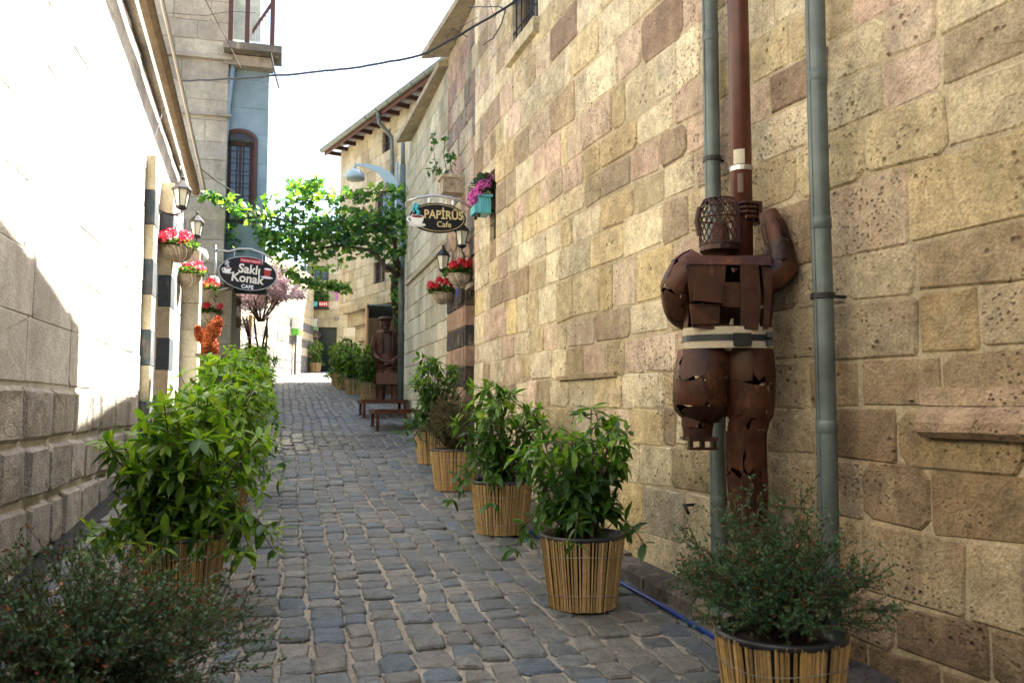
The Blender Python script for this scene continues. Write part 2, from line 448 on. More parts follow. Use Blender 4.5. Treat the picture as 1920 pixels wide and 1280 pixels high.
COBPAL = [(.10, .112, .113), (.125, .132, .125), (.088, .10, .104), (.14, .14, .128), (.085, .108, .128), (.11, .118, .114), (.155, .148, .13)]
COBPAL = [tuple(q * 1.35 for q in c) for c in COBPAL]
while v < 3.6:
    w = R.uniform(.13, .195); u = -1.5 - R.random() * .2
    ph = R.uniform(0, 100)
    while u < 39:
        l = R.uniform(.135, .215)
        f = lambda uu, k: .05 * noise.noise(V((uu * .45, k * .13, 0)))
        def vb(uu, vv): return vv + .07 * noise.noise(V((uu * .35, vv * .5, 3.1))) + .02 * noise.noise(V((uu * 1.7, vv * 2, 8.1)))
        ja = .0075; cut = R.uniform(.012, .028)
        ua, ub = u + ja, u + l - ja; va, vbb = v + ja, v + w - ja
        J = lambda: R.uniform(-.013, .013)
        ol = [(ua + J() * .6, va + cut), (ua + cut, va + J()), (ub - cut, va + J()), (ub + J() * .6, va + cut), (ub + J() * .6, vbb - cut), (ub - cut, vbb + J()), (ua + cut, vbb + J()), (ua + J() * .6, vbb - cut)]
        sk = R.uniform(-.02, .02)
        ol = [(p + (q - v) / w * sk, vb(p, q)) for p, q in ol]
        mu = sum(p for p, q in ol) / 8; mv = sum(q for p, q in ol) / 8
        top = .014 + R.uniform(-.006, .009); tu, tv = R.uniform(-.05, .05), R.uniform(-.04, .04)
        vs = [st(p, q, .0785 * p - .03) for p, q in ol]
        vs += [st(p, q, .0785 * p + top - .010 + tu * (p - mu) + tv * (q - mv)) for p, q in ol]
        vs += [st(mu + (p - mu) * .88, mv + (q - mv) * .88, .0785 * p + top + tu * (p - mu) + tv * (q - mv) + R.uniform(-.002, .002)) for p, q in ol]
        vs.append(st(mu, mv, .0785 * mu + top + R.uniform(0, .005)))
        fs = []
        for i in range(8):
            k = (i + 1) % 8
            fs += [(i, k, 8 + k, 8 + i), (8 + i, 8 + k, 16 + k, 16 + i), (16 + i, 16 + k, 24)]
        ctr = st(mu, mv, .0785 * mu); x, y, dd = proj(ctr)
        c = V(R.choice(COBPAL)) * R.uniform(.75, 1.15)
        vis = dd > .5 and 380 < x < 1400 and y < 1300
        cob.append((-(1 / dd) if vis else 1e9, vs, fs, tuple(c), ctr)); u += l
    v += w; ci += 1
cob.sort(key=lambda q: q[0]); rest = MB()
for i, (k, vs, fs, c, ctr) in enumerate(cob):
    if i < 300 and k < 0: build(MB().add(vs, fs, c), 'cobblestone', M_COB, street, ctr)
    else: rest.add(vs, fs, c)
build(rest, 'cobblestones_beyond', M_COB, street, V((0, 0, 0)), kind='stuff')

# ================================================================== RIGHT: THE CURVED STONE HOUSE
def Xw(d): return 3.274 - .511 * d + .013 * d * d
DT = np.linspace(-5, 9.55, 600); XT = Xw(DT)
AL = np.concatenate([[0], np.cumsum(np.hypot(np.diff(DT), np.diff(XT)))]); LR = float(AL[-1])
def d_of(s): return float(np.interp(s, AL, DT))
def s_of(d): return float(np.interp(d, DT, AL))
def path_r(s):
    d = d_of(s); k = -.511 + .026 * d; q = math.hypot(1, k)
    return V((Xw(d), d)), V((-1 / q, k / q))
def near_pal(s, z):  # brown stones near and low, with the corner's shade also put into their colour
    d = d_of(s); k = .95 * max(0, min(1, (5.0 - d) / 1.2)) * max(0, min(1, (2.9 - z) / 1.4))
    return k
CREAM = [(.56, .47, .30), (.59, .505, .34), (.53, .43, .27), (.60, .51, .33), (.54, .42, .21), (.47, .36, .195), (.62, .53, .36), (.53, .39, .29), (.55, .42, .32), (.50, .36, .27), (.29, .215, .13), (.25, .175, .12), (.53, .46, .33), (.54, .47, .32), (.46, .37, .20), (.36, .29, .17)]
def zt_r(s):
    d = d_of(s); return 7.45 + max(0, min(3.2, (9.4 - d) * .28))
house_r = thing('stone_house', 'tall curved house wall of pitted cream limestone blocks behind the climbing figure', 'house', (3.0, 2.0, 0))
wop = (s_of(7.32), s_of(8.05), 4.92, 6.3)
slit = (s_of(8.62), s_of(8.86), 3.2, 3.95)
zb_r = lambda s: -.6
wall_core(path_r, LR, zb_r, zt_r, 4.0, M_MORTAR, house_r, [wop, slit], 44, back=.003, tcol=(.44, .365, .24))
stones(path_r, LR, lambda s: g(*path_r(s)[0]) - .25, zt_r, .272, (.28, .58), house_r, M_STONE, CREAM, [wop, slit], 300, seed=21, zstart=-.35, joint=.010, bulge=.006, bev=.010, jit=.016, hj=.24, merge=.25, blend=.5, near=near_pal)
bars_window(path_r, wop, house_r, M_WOOD, 5, 4, .16)
w_ = bars_window(path_r, slit, house_r, M_WOOD, 1, 2, .22)
# sill under the barred window, moulded drip stones on the wall
def on_r(d, z, o=0):
    p, n = path_r(s_of(d)); return V((p.x + n.x * o, p.y + n.y * o, z))
def ledge(da, db, z, hh, out, name, mat, t, rnd_=False):
    mb = MB(); k = 6
    rs = []
    for i in range(k + 1):
        d = da + (db - da) * i / k
        if rnd_: prof = [(-.05, 0), (out * .55, 0), (out * .95, hh * .2), (out, hh * .5), (out * .8, hh * .8), (out * .35, hh), (-.05, hh)]
        else: prof = [(-.05, 0), (out, 0), (out, hh), (-.05, hh)]
        rs.append([on_r(d, z + q, o) + V((0, 0, U(-.003, .003))) for o, q in prof])
    mb.rings(rs, t); return build(mb, name, mat, house_r)
ledge(7.28, 8.1, 4.78, .13, .06, 'sill', M_STONE, (.5, .42, .27))
ledge(2.75, 3.44, 1.375, .12, .075, 'moulding', M_STONE, (.36, .25, .16), True)
ledge(2.75, 3.45, 1.50, .07, .03, 'moulding', M_STONE, (.40, .29, .19))
ledge(5.85, 6.85, 1.70, .032, .035, 'moulding', M_STONE, (.33, .25, .15))
# iron hook low on the wall
p = on_r(4.98, .93, 0); n_ = path_r(s_of(4.98))[1]; n3 = V((n_.x, n_.y, 0)); t3 = V((-n3.y, n3.x, 0))
tag(build(MB().tube([p - n3 * .03, p + n3 * .05, p + n3 * .09 + t3 * .03 + Z3 * .005, p + n3 * .10 + t3 * .07 - Z3 * .005, p + n3 * .09 + t3 * .085 - Z3 * .04], .009, 6), 'wall_hook', M_IRON, None, p, True), 'small bent iron hook sticking out low in the limestone wall', 'hook')

# kerb along the wall
kerb = thing('kerb', 'dark worn kerb stones along the foot of the limestone wall', 'kerb', on_r(4, 0)); kerb['kind'] = 'structure'
R = random.Random(3); d = 1.2
while d < 9.3:
    l = R.uniform(.38, .7); e = min(d + l - .012, 9.4); rs = []
    zt = R.uniform(.10, .13)
    for i in range(4):
        q = d + (e - d) * i / 3; gz = g(*on_r(q, 0)[:2]); o = .17 + R.uniform(-.012, .012)
        rs.append([on_r(q, gz - .1, -.05), on_r(q, gz - .1, o + .012), on_r(q, gz + zt - .03, o + R.uniform(-.01, .01)), on_r(q, gz + zt + R.uniform(-.008, .008), o - .03), on_r(q, gz + zt + R.uniform(-.006, .01), .02), on_r(q, gz + zt, -.05)])
    cc = R.choice([(.12, .105, .085), (.16, .14, .105), (.10, .09, .08), (.20, .165, .11)])
    build(MB().rings(rs, cc), 'kerb_stone', M_KERB, kerb); d += l

# ================================================================== RIGHT: PORTAL HOUSE (striped doorway)
VP_ = 2.30
U0 = 9.2; UP1 = uv(V((-.955, 12.4)))[0]
portal = thing('portal_house', 'narrow house with black and tan striped door pier under a concrete eave', 'house', st(10.6, VP_ + .3, .8))
pathp = line_path(st(U0, VP_).xy, S2, -N2)
Lp = UP1 - U0; ue = uv(V((-.647, 11.25)))[0] - U0; ub = .55
dop = (ub, ue, .3, 3.02)
wall_core(pathp, Lp, flat(.4), flat(6.7), 3.0, M_MORTAR, portal, [dop], 8, tcol=(.36, .30, .22))
STR_D = [(.045, .043, .042), (.055, .05, .048)]; STR_T = [(.33, .22, .155), (.36, .26, .18)]
PINKS = [(.36, .25, .19), (.40, .30, .22), (.30, .21, .16), (.42, .36, .25), (.33, .29, .22), (.46, .40, .28), (.20, .17, .14)]
stones(pathp, Lp, flat(.7), flat(3.42), .268, (.45, .62), portal, M_STONE, PINKS, [dop], 300, 'pier_stone', rowpal=lambda r: STR_D if r % 2 == 0 else STR_T, hj=.02, seed=5, zstart=.68, jit=.003, merge=0)
stones(pathp, Lp, flat(3.42), flat(6.68), .30, (.25, .5), portal, M_STONE, PINKS, [], 300, 'stone', seed=9, zstart=3.42)
# striped inner jamb, arch ring and dark door leaf
zj = .68; k = 0
while zj < 3.3:
    a = st(U0 + ue - .002, VP_, 0)
    build(MB().obox(a + N3 * .17 - S3 * .03 + Z3 * (zj + .132), N3 * .155, S3 * .035, Z3 * .130, (STR_D if k % 2 == 0 else STR_T)[0]), 'jamb_stone', M_STONE, portal); zj += .268; k += 1
mb = MB(); ac = st(U0 + (ub + ue) / 2, VP_, 2.85); rr = (ue - ub) / 2
for i in range(9):
    a0, a1 = math.pi * i / 9 + .01, math.pi * (i + 1) / 9 - .01
    pts = [ac + S3 * (r * math.cos(a)) + Z3 * (r * .85 * math.sin(a)) for a, r in ((a0, rr), (a1, rr), (a1, rr + .27), (a0, rr + .27))]
    build(MB().add([q - N3 * .035 for q in pts] + [q + N3 * .3 for q in pts], [(0, 1, 2, 3), (4, 5, 6, 7), (0, 1, 5, 4), (2, 3, 7, 6), (0, 3, 7, 4), (1, 2, 6, 5)], (STR_D if i % 2 == 0 else STR_T)[0]), 'arch_stone', M_STONE, portal)
door = build(MB().obox(st(U0 + (ub + ue) / 2, VP_ + .34, 1.8), S3 * (rr + .05), N3 * .02, Z3 * 1.6, (.5, .35, .25)), 'door', M_WOODRED, portal)
build(MB().lathe(st(U0 + ub + .2, VP_ + .30, 1.9), [(.03, 0), (.03, .04)], 10), 'handle', M_IRON, door)
# fluted corbel
c0 = at(853, 448, 11.7); mb = MB()
rs = []
for k, (r, z) in enumerate([(.04, -.16), (.07, -.10), (.11, 0), (.13, .10), (.14, .14), (.14, .2)]):
    rs.append([c0 + S3 * (r * math.cos(a) * (1 + .08 * math.cos(6 * a))) - N3 * (.0 + r * .8 * math.sin(a)) + Z3 * z for a in [2 * math.pi * i / 24 for i in range(24)]])
mb.rings(rs, (.38, .28, .19)); build(mb, 'corbel', M_STONE, portal)
c1 = at(858, 352, 11.3)
build(MB().obox(c1, S3 * .13, N3 * .22, Z3 * .10, (.34, .28, .20)), 'corbel', M_STONE, portal)
build(MB().obox(c1 + Z3 * .12, S3 * .16, N3 * .25, Z3 * .022, (.42, .36, .26)), 'corbel_cap', M_STONE, portal)
# sloping eave slab, its edge drawn in toward the near end
A0 = at(790, 100, 12.45); B0 = at(873, 0, 10.3)
dirr = (B0 - A0); C0 = A0 + dirr * 2.0
wl = lambda p, v_: st(uv(p)[0], v_, 0)
def eave(name, pts, z0, z1, depthv, parent, mat, t):
    o = [V((p.x, p.y, 0)) for p in pts]; inn = [wl(p, depthv) for p in pts]
    mb = MB(); rs = [[a + Z3 * (z0 + .0 * i), a + Z3 * (z0 + .09), b + Z3 * (z0 + .42), b + Z3 * (z0 + .16)] for i, (a, b) in enumerate(zip(o, inn))]
    mb.rings(rs, t); return build(mb, name, mat, parent)
eave('eave_slab', [A0, B0, wl(B0, 2.27) + S3 * -1.6 - N3 * .05], 6.68, 6.8, VP_ + .5, portal, M_TILE, (.33, .285, .2))
tag(build(MB().obox(at(862, 548, 11.55) - N3 * .03, S3 * .07, N3 * .006, Z3 * .06, (.02, .05, .28)), 'house_number_plate', M_PAINT), 'small blue enamel number plate on the striped pier', 'number plate')

# ================================================================== RIGHT: ASHLAR HOUSE
UA = UP1; LA = uv(V((-2.16, 16.9)))[0] - UA
ash = thing('ashlar_house', 'pale greenish ashlar wall with overhanging slab between the striped pier and the vine trunk', 'house', st(UA + LA / 2, VP_ + .4, 1))
patha = line_path(st(UA + .004, VP_ + .03).xy, S2, -N2)
wall_core(patha, LA, flat(.5), flat(6.72), 3.2, M_MORTAR, ash, [], 8, tcol=(.42, .40, .30))
PALE = [(.47, .455, .335), (.50, .48, .36), (.44, .42, .30), (.42, .38, .26), (.50, .46, .33), (.40, .385, .29)]
stones(patha, LA, flat(.8), flat(6.62), .30, (.32, .55), ash, M_ASH, PALE, [], 230, seed=31, zstart=.75)
e0 = at(743, 278, 16.3); e1 = at(822, 122, 12.55)
eave('eave_slab', [e0, e1], 6.60, 6.7, VP_ + .6, ash, M_TILE, (.36, .31, .21))
k0, k1 = at(846, 470, 12.45), at(775, 515, 16.2)
build(MB().obox(st(UA + LA / 2 - .2, VP_ + .0, 3.86), S3 * (LA / 2 - .25), N3 * .035, Z3 * .04, (.38, .33, .23)), 'string_course', M_ASH, ash)

# ================================================================== RIGHT FAR: HOUSE WITH GUTTER
Af = V((-3.0 + .62 * 6.5, 24 - 6.5)); Bf = V((-5.86, 28.6)); df = (Bf - Af).normalized(); nf = V((-df.y, df.x)); nf = nf if nf.x < 0 else -nf
Lf = (Bf - Af).length; df3 = V((df.x, df.y, 0)); nf3 = V((nf.x, nf.y, 0))
far = thing('gutter_house', 'cream stone house with deep timber eave and grey gutter behind the vine', 'house', (-3, 25.5, 2))
pathf = line_path(Af, df, nf)
def s_at(px):   # wall coordinate seen in a pixel column
    a = (px - 960) / FPX
    return (a * Af.y - Af.x) / (df.x - a * df.y)
fw1 = (s_at(752), s_at(700), 6.75, 8.0); fw2 = (s_at(727), s_at(712), 9.0, 9.8); fw3 = (s_at(720), s_at(698), 5.1, 6.0)
fops = [tuple(sorted(q[:2])) + q[2:] for q in (fw1, fw2, fw3)]
CRM2 = [(.50, .44, .30), (.52, .47, .34), (.47, .41, .27), (.54, .49, .37), (.45, .38, .25)]
ZUP = 4.55
wall_core(pathf, Lf, flat(ZUP), flat(10.16), 4.5, M_MORTAR, far, fops, 6, tcol=(.48, .43, .31))
stones(pathf, Lf, flat(ZUP), flat(10.1), .36, (.4, .8), far, M_ASH, CRM2, fops, 200, seed=41, zstart=ZUP)
for o in fops: bars_window(pathf, o, far, M_WOODRED, 4, 3, .14)
lowp = line_path(Af - nf * .55, df, nf)
wall_core(lowp, Lf - .3, flat(1.2), flat(ZUP + .1), 3.9, M_MORTAR, far, [], 6, 'lower_wall', tcol=(.5, .45, .33))
stones(lowp, Lf - .3, flat(1.5), flat(ZUP), .33, (.35, .7), far, M_ASH, CRM2, [], 120, seed=43, zstart=1.5)
for k, (o, zz, hh) in enumerate([(.02, ZUP - .02, .24), (-.2, ZUP - .45, .42), (-.38, ZUP - .95, .5)]):
    s = .0 + k * .1; kk = 0
    while s < Lf - .15 - .25 * k:
        l = U(.5, .9); e = min(s + l - .01, Lf - .1 - .25 * k)
        a = Af + df * ((s + e) / 2) + nf * (o - .3)
        build(MB().obox(V((a.x, a.y, zz + hh / 2 + .008 * (kk % 2))), df3 * ((e - s) / 2), nf3 * .3, Z3 * hh / 2, random.choice(CRM2)), 'corbel_stone', M_STONE, far); s += l; kk += 1
# roof: eave boards, soffit rafters, gutter, downpipe offset
A3 = V((Af.x, Af.y, 10.08)); mb = MB()
roof = build(MB().add([A3 - df3 * .2 + nf3 * .52 + Z3 * .02, A3 + df3 * (Lf + .12) + nf3 * .52 + Z3 * .02, A3 + df3 * (Lf + .12) - nf3 * 2.4 + Z3 * 1.3, A3 - df3 * .2 - nf3 * 2.4 + Z3 * 1.3,
     A3 - df3 * .2 + nf3 * .52 + Z3 * .10, A3 + df3 * (Lf + .12) + nf3 * .52 + Z3 * .10, A3 + df3 * (Lf + .12) - nf3 * 2.4 + Z3 * 1.4, A3 - df3 * .2 - nf3 * 2.4 + Z3 * 1.4],
     [(0, 1, 2, 3), (4, 5, 6, 7), (0, 1, 5, 4), (1, 2, 6, 5), (2, 3, 7, 6), (3, 0, 4, 7)], (.6, .5, .5)), 'roof', M_WOODRED, far)
for i in range(20):
    q = A3 + df3 * (Lf + .05) * (i / 19)
    build(MB().obox(q + nf3 * .22 - Z3 * .02, df3 * .05, nf3 * .26, Z3 * .06, (.8, .7, .7)), 'rafter', M_WOODRED, roof)
build(MB().obox(A3 + df3 * (Lf / 2 + .15) + nf3 * .50 - Z3 * .03, df3 * (Lf / 2 + .0), nf3 * .02, Z3 * .09, (1.5, 1.4, 1.4)), 'fascia', M_WOODRED, roof)
mb = MB(); rs = []
for q in (A3 - df3 * .2 + nf3 * .60 + Z3 * .06, A3 + df3 * (Lf + .16) + nf3 * .60 + Z3 * .06):
    rs.append([q + nf3 * (.10 * math.cos(a)) + Z3 * (.10 * math.sin(a)) for a in [math.pi + math.pi * i / 8 for i in range(9)]] + [q + nf3 * (.088 * math.cos(a)) + Z3 * (.088 * math.sin(a) + .004) for a in [2 * math.pi - math.pi * i / 8 for i in range(9)]])
mb.rings(rs); gut = build(mb, 'gutter', M_ZINC, far)
for i in range(12):
    q = A3 + df3 * (.4 + i * .8) + nf3 * .60 + Z3 * .06
    build(MB().tube([q + nf3 * (.106 * math.cos(a)) + Z3 * (.106 * math.sin(a)) for a in [math.pi + math.pi * i / 8 for i in range(9)]], .012, 5), 'gutter_bracket', M_ZINC, gut)
q = A3 + df3 * (s_at(738)) ; build(MB().tube([q + nf3 * .58 - Z3 * .02, q + nf3 * .54 - Z3 * .35, q + nf3 * .14 - Z3 * .7, q + nf3 * .12 - Z3 * 1.2, q + nf3 * .12 - Z3 * 3.8], .06, 8), 'downpipe', M_ZINC, far)
# notice cabinet standing behind the rusty apron man
cab = thing('display_cabinet', 'wooden display cabinet with grey sloping top behind the rusty apron figure', 'cabinet', onground(718, 22.6))
c = onground(718, 22.6)
build(MB().obox(c + Z3 * 1.0, N3 * .42, S3 * .18, Z3 * 1.0, (.8, .7, .6)), 'body', M_WOOD, cab)
build(MB().obox(c + Z3 * 2.2 - S3 * .05, N3 * .46, S3 * .28 - Z3 * .14, V((0, .08, .17)) * .1), 'top', M_ZINC, cab)
for s_ in (-1, 1): build(MB().obox(c + N3 * .44 * s_ + Z3 * 1.2, N3 * .025, S3 * .2, Z3 * 1.2, (1.2, 1, 1)), 'post', M_WOODY if s_ < 0 else M_WOODRED, cab)

# ================================================================== END HOUSE ACROSS THE STREET
DE = 36.6
endh = thing('end_house', 'cream house closing the street with dark green door and window boxes', 'house', (-7.5, DE + .5, 2.7))
xe = lambda px_: (px_ - 960) / FPX * DE
ze = lambda py: at(960, py, DE).z
pathe = line_path((xe(566), DE), V((1, 0)), V((0, -1)))
se = lambda px_: xe(px_) - xe(566)
eops = [(se(594), se(630), 2.4, ze(608)), (se(580), se(613), ze(575), ze(541)), (se(580), se(613), ze(525), ze(492))]
LE = se(690)
wall_core(pathe, LE, flat(2.2), flat(8.8), 4, M_MORTAR, endh, eops, 4, tcol=(.46, .41, .29))
stones(pathe, LE, flat(2.7), flat(8.75), .36, (.45, .9), endh, M_ASH, CRM2, eops, 200, seed=51, zstart=2.6)
dr = build(MB().box((xe(612), DE + .2, (2.6 + ze(608)) / 2), (xe(630) - xe(594), .06, ze(608) - 2.6)), 'door', M_DOOR, endh)
build(MB().box((xe(625), DE + .155, 3.9), (.03, .03, .16)), 'handle', M_STEEL, dr)
for o in eops[1:]: bars_window(pathe, o, endh, M_IRON, 3, 4, .16)
build(MB().tube([V((xe(572), DE - .14, 2.75)), V((xe(572), DE - .14, 8.6))], .085, 10), 'downpipe', M_ZINC, endh, smooth=True)
sill = build(MB().box((xe(597), DE - .16, ze(579)), (.85, .34, .06)), 'sill', M_IRON, endh)

# ================================================================== FAR LEFT: STRIPED HOUSE
XS = -8.5
stri = thing('striped_house', 'grey and cream banded house wall on the bend beyond the blossom tree', 'house', (XS - .5, 30, 2.2))
paths = line_path((XS, 22.5), V((0, 1)), V((1, 0)))
LS = 36.4 - 22.5
def srow(r): return [(.125, .125, .125), (.15, .145, .14)] if (r < 5 or r in (6, 8)) else [(.48, .42, .28), (.52, .46, .32), (.45, .39, .26)]
wall_core(paths, LS, flat(1.2), flat(7.0), 3.5, M_MORTAR, stri, [], 4, tcol=(.4, .36, .27))
stones(paths, LS, flat(1.9), flat(6.95), .33, (.5, .9), stri, M_ASH, CRM2, [], 260, rowpal=srow, hj=.03, seed=61, zstart=1.9)

# ================================================================== LEFT: SUNLIT HOUSE
VL = -1.545
left = thing('sunlit_house', 'pale ashlar house in full sun with rough bossed base blocks on the shady side', 'house', st(6, VL - .3, .4))
pathl = line_path(st(-5, VL).xy, S2, N2)      # s = u + 5
LL = 13.98 + 5
zt_l = lambda s: 5.42 - .096 * (s - 5 - 8.7) - .06
lop = [(5 + 10.62, 5 + 11.5, .9, 3.35)]
wall_core(pathl, LL, flat(-1.0), zt_l, 4.5, M_MORTAR, left, lop, 10, tcol=(.60, .57, .50), back=.006)
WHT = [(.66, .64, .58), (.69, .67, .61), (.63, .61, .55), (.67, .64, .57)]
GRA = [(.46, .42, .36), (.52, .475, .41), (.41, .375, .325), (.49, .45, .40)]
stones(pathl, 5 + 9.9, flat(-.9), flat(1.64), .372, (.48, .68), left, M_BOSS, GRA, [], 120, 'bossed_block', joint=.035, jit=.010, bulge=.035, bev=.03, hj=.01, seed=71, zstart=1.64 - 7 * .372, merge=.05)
stones(pathl, LL, flat(1.64), zt_l, .42, (.7, 1.15), left, M_ASH, WHT, lop, 200, 'ashlar_block', joint=.0035, jit=.002, bulge=.002, bev=.008, hj=.04, seed=73, zstart=1.645, merge=.05)
stones(pathl, LL, flat(.2), flat(1.64), .36, (.6, 1.0), left, M_ASH, WHT, lop, 60, 'ashlar_block', joint=.0035, jit=.002, bulge=.002, bev=.008, hj=.04, seed=75, zstart=.2, s0=5 + 9.9, merge=.05)
# striped pilasters beside the doorway
for (ua, wd, out) in ((10.30, .30, .10), (11.52, .42, .15)):
    z = .75; k = 0
    while z < 4.1:
        hh = .40
        c = (.055, .075, .09) if k % 2 else (.44, .39, .28)
        build(MB().obox(st(ua + wd / 2, VL + out / 2 - .05, z + hh / 2), S3 * (wd / 2 - .003 + .004 * (k % 2)), N3 * (out / 2 + .05 + .006 * (k % 2)), Z3 * (hh / 2 - .003), c), 'pilaster_stone', M_ASH, left); z += hh; k += 1
build(MB().obox(st(11.06, VL - .28, 2.1), S3 * .44, N3 * .03, Z3 * 1.26), 'door', M_WOODRED, left)
# timber verge beam and the pipe beside it
b0, b1 = st(14.1, VL + .17, 4.86), st(-1, VL + .27, 5.42 + .096 * 9.7)
mb = MB(); rs = []
for i in range(25):
    q = b1.lerp(b0, i / 24); ww = .070 * (1 + .16 * noise.noise(V((i * .5, 0, 0)))); hz = .062 * (1 + .2 * noise.noise(V((i * .4, 5, 0))))
    q = q + V((0, 0, .015 * noise.noise(V((i * .6, 9, 0)))))
    rs.append([q + N3 * (ww * math.cos(a)) + Z3 * (hz * math.sin(a)) for a in [2 * math.pi * k / 9 for k in range(9)]])
mb.rings(rs, (1, 1, 1)); build(mb, 'verge_beam', M_WOOD, left)
build(MB().tube([b1 + N3 * .13 + Z3 * .05, (b0 + b1) / 2 + N3 * .13 + Z3 * .06, b0 + N3 * .13 + Z3 * .05], .022, 7), 'cable_conduit', M_STEEL, left)
mb = MB().add([b1 - N3 * .12 + Z3 * .04, b0 - N3 * .12 + Z3 * .04, b0 - N3 * 4.4 + Z3 * .4, b1 - N3 * 4.4 + Z3 * .4, b1 - N3 * .12 + Z3 * .14, b0 - N3 * .12 + Z3 * .14, b0 - N3 * 4.4 + Z3 * .5, b1 - N3 * 4.4 + Z3 * .5],
     [(0, 1, 2, 3), (4, 5, 6, 7), (0, 1, 5, 4), (1, 2, 6, 5), (2, 3, 7, 6), (3, 0, 4, 7)], (.4, .35, .3))
build(mb, 'roof', M_TILE, left)
# oval wrought iron grille
gc = st(12.35, VL + .03, 3.95); mb = MB()
mb.tube([gc + S3 * (.20 * math.cos(a)) + Z3 * (.52 * math.sin(a)) for a in [2 * math.pi * i / 28 for i in range(29)]], .014, 6)
for i in range(-3, 4):
    for sg in (-1, 1):
        pts = []
        for k in range(9):
            y = -.5 + k / 8.0; x = .2 * math.sin(i * .9 + sg * y * 5)
            if (x / .2) ** 2 + (y / .52) ** 2 < 1.02: pts.append(gc + S3 * x + Z3 * y)
        if len(pts) > 1: mb.tube(pts, .009, 5)
og = build(mb, 'oval_grille', M_IRON, left)
# gutter channel at the foot of the wall
mb = MB(); sheet(mb, -1.52, -1.36, -3, 10, .03, (.5, .5, .5)); o = build(mb, 'drain_channel', M_IRON, None, V((0, 0, 0))); o['kind'] = 'structure'

# unseen house block added behind the viewer to cut sky light on the near walls
back = thing('sky_blocker', 'unseen house block added behind the viewer to shade the near lane', 'house', st(-6.5, 0, -.6))
pathk = line_path(st(-5.2, -6).xy, N2, S2)
wall_core(pathk, 14, flat(-1.2), flat(8.5), 4, M_MORTAR, back, [], 4, 'wall', tcol=(.30, .25, .17))
# ================================================================== LEFT: TOWER WITH BLUE BAY
DTW = 16.5
ct = V((-.341 * DTW, DTW)); ut, vt = uv(ct)
tower = thing('tower_house', 'tall weathered house of tan blocks with overhanging upper floor beside the blue bay', 'house', st(ut + 1, vt - 1.5, 1.2))
LT = 3.6
patht = line_path(st(ut, vt - LT).xy, N2, -S2)
TAN = [(.37, .335, .26), (.40, .36, .28), (.34, .31, .25), (.42, .385, .30), (.31, .285, .23)]
wall_core(patht, LT, flat(3.85), flat(12.5), 5, M_MORTAR, tower, [], 4, tcol=(.33, .30, .24))
stones(patht, LT, flat(3.85), flat(12.4), .40, (.6, 1.1), tower, M_TOWER, TAN, [], 150, seed=81, zstart=3.87, jit=.004, bulge=.004)
pl = line_path(st(ut + .9, vt - LT).xy, N2, -S2); LT2 = LT + .12
wall_core(pl, LT2, flat(.8), flat(3.95), 4, M_MORTAR, tower, [], 4, 'lower_wall', tcol=(.30, .28, .23))
stones(pl, LT2, flat(1.0), flat(3.86), .36, (.5, .8), tower, M_TOWER, TAN, [], 60, seed=83, zstart=1.0)
pier = st(14.35, VL - .05, 0)
for k in range(7): build(MB().obox(pier + Z3 * (1.0 + .42 * k + .21), N3 * (.30 + .006 * (k % 2)), S3 * (.22 + .004 * (k % 2)), Z3 * .207, random.choice(TAN)), 'pier_block', M_TOWER, tower)
for zz, o, hh in ((8.35, .06, .07), (7.2, .035, .05)):
    build(MB().obox(st(ut - o / 2, vt - LT / 2 + .03, zz), N3 * (LT / 2 + .04), S3 * (o / 2 + .03), Z3 * hh / 2, (.33, .30, .24)), 'string_course', M_TOWER, tower)
# blue bay
bay = thing('blue_bay', 'projecting bay painted faded blue with arched barred window and timber balcony', 'house', st(ut + .6, vt + .35, 3.7))
ub_, vb0, vb1 = ut + .22, vt - .05, uv(V((-.292 * 16.9, 16.9)))[1]
pathb = line_path(st(ub_, vb0).xy, N2, -S2); LB = vb1 - vb0
def sb_at(px_):
    q = at(px_, 400, 16.75); return uv(q)[1] - vb0
bop = (max(.03, sb_at(420)), sb_at(472), at(440, 425, 16.75).z, at(440, 262, 16.75).z)
zbt = at(450, 522, 16.75).z
wall_core(pathb, LB, flat(zbt), flat(8.75), 2.4, M_BLUE, bay, [bop], 3, tcol=(1, 1, 1), back=.02)
stones(pathb, LB, flat(zbt), flat(8.7), .62, (.7, 1.0), bay, M_BLUE, [(1, 1, 1), (.92, .95, 1), (1.05, 1.04, 1.02)], [bop], 60, 'painted_block', joint=.004, jit=.001, bulge=.001, bev=.006, seed=91, zstart=zbt)
bw = bars_window(pathb, bop, bay, M_WOODRED, 4, 7, .2, fr=.07)
a, b, z0, z1 = bop; mb = MB()
cz = V((st(ub_, vb0 + (a + b) / 2).x, st(ub_, vb0 + (a + b) / 2).y, z1)); ww = (b - a) / 2 + .04
arc = [cz + N3 * (ww * math.cos(t)) + Z3 * (ww * .62 * math.sin(t)) - S3 * .02 for t in [math.pi * i / 12 for i in range(13)]]
mb.add(arc + [p + S3 * .06 for p in arc], [tuple(range(13)), tuple(range(13, 26))]); build(mb, 'arch_panel', M_DARK, bw)
build(MB().tube([cz - N3 * ww - Z3 * (z1 - z0) - S3 * .03] + arc[::-1] + [cz + N3 * ww - Z3 * (z1 - z0) - S3 * .03], .045, 6), 'arch_frame', M_WOODRED, bw)
pp = at(421, 300, 16.55)
build(MB().tube([V((pp.x, pp.y, zbt - .1)), V((pp.x, pp.y, 6.6)), V((pp.x, pp.y, 7.4)) + N3 * .04, V((pp.x, pp.y, 8.3)) + N3 * .12], .05, 10), 'downpipe', M_BLUE, bay, smooth=True)
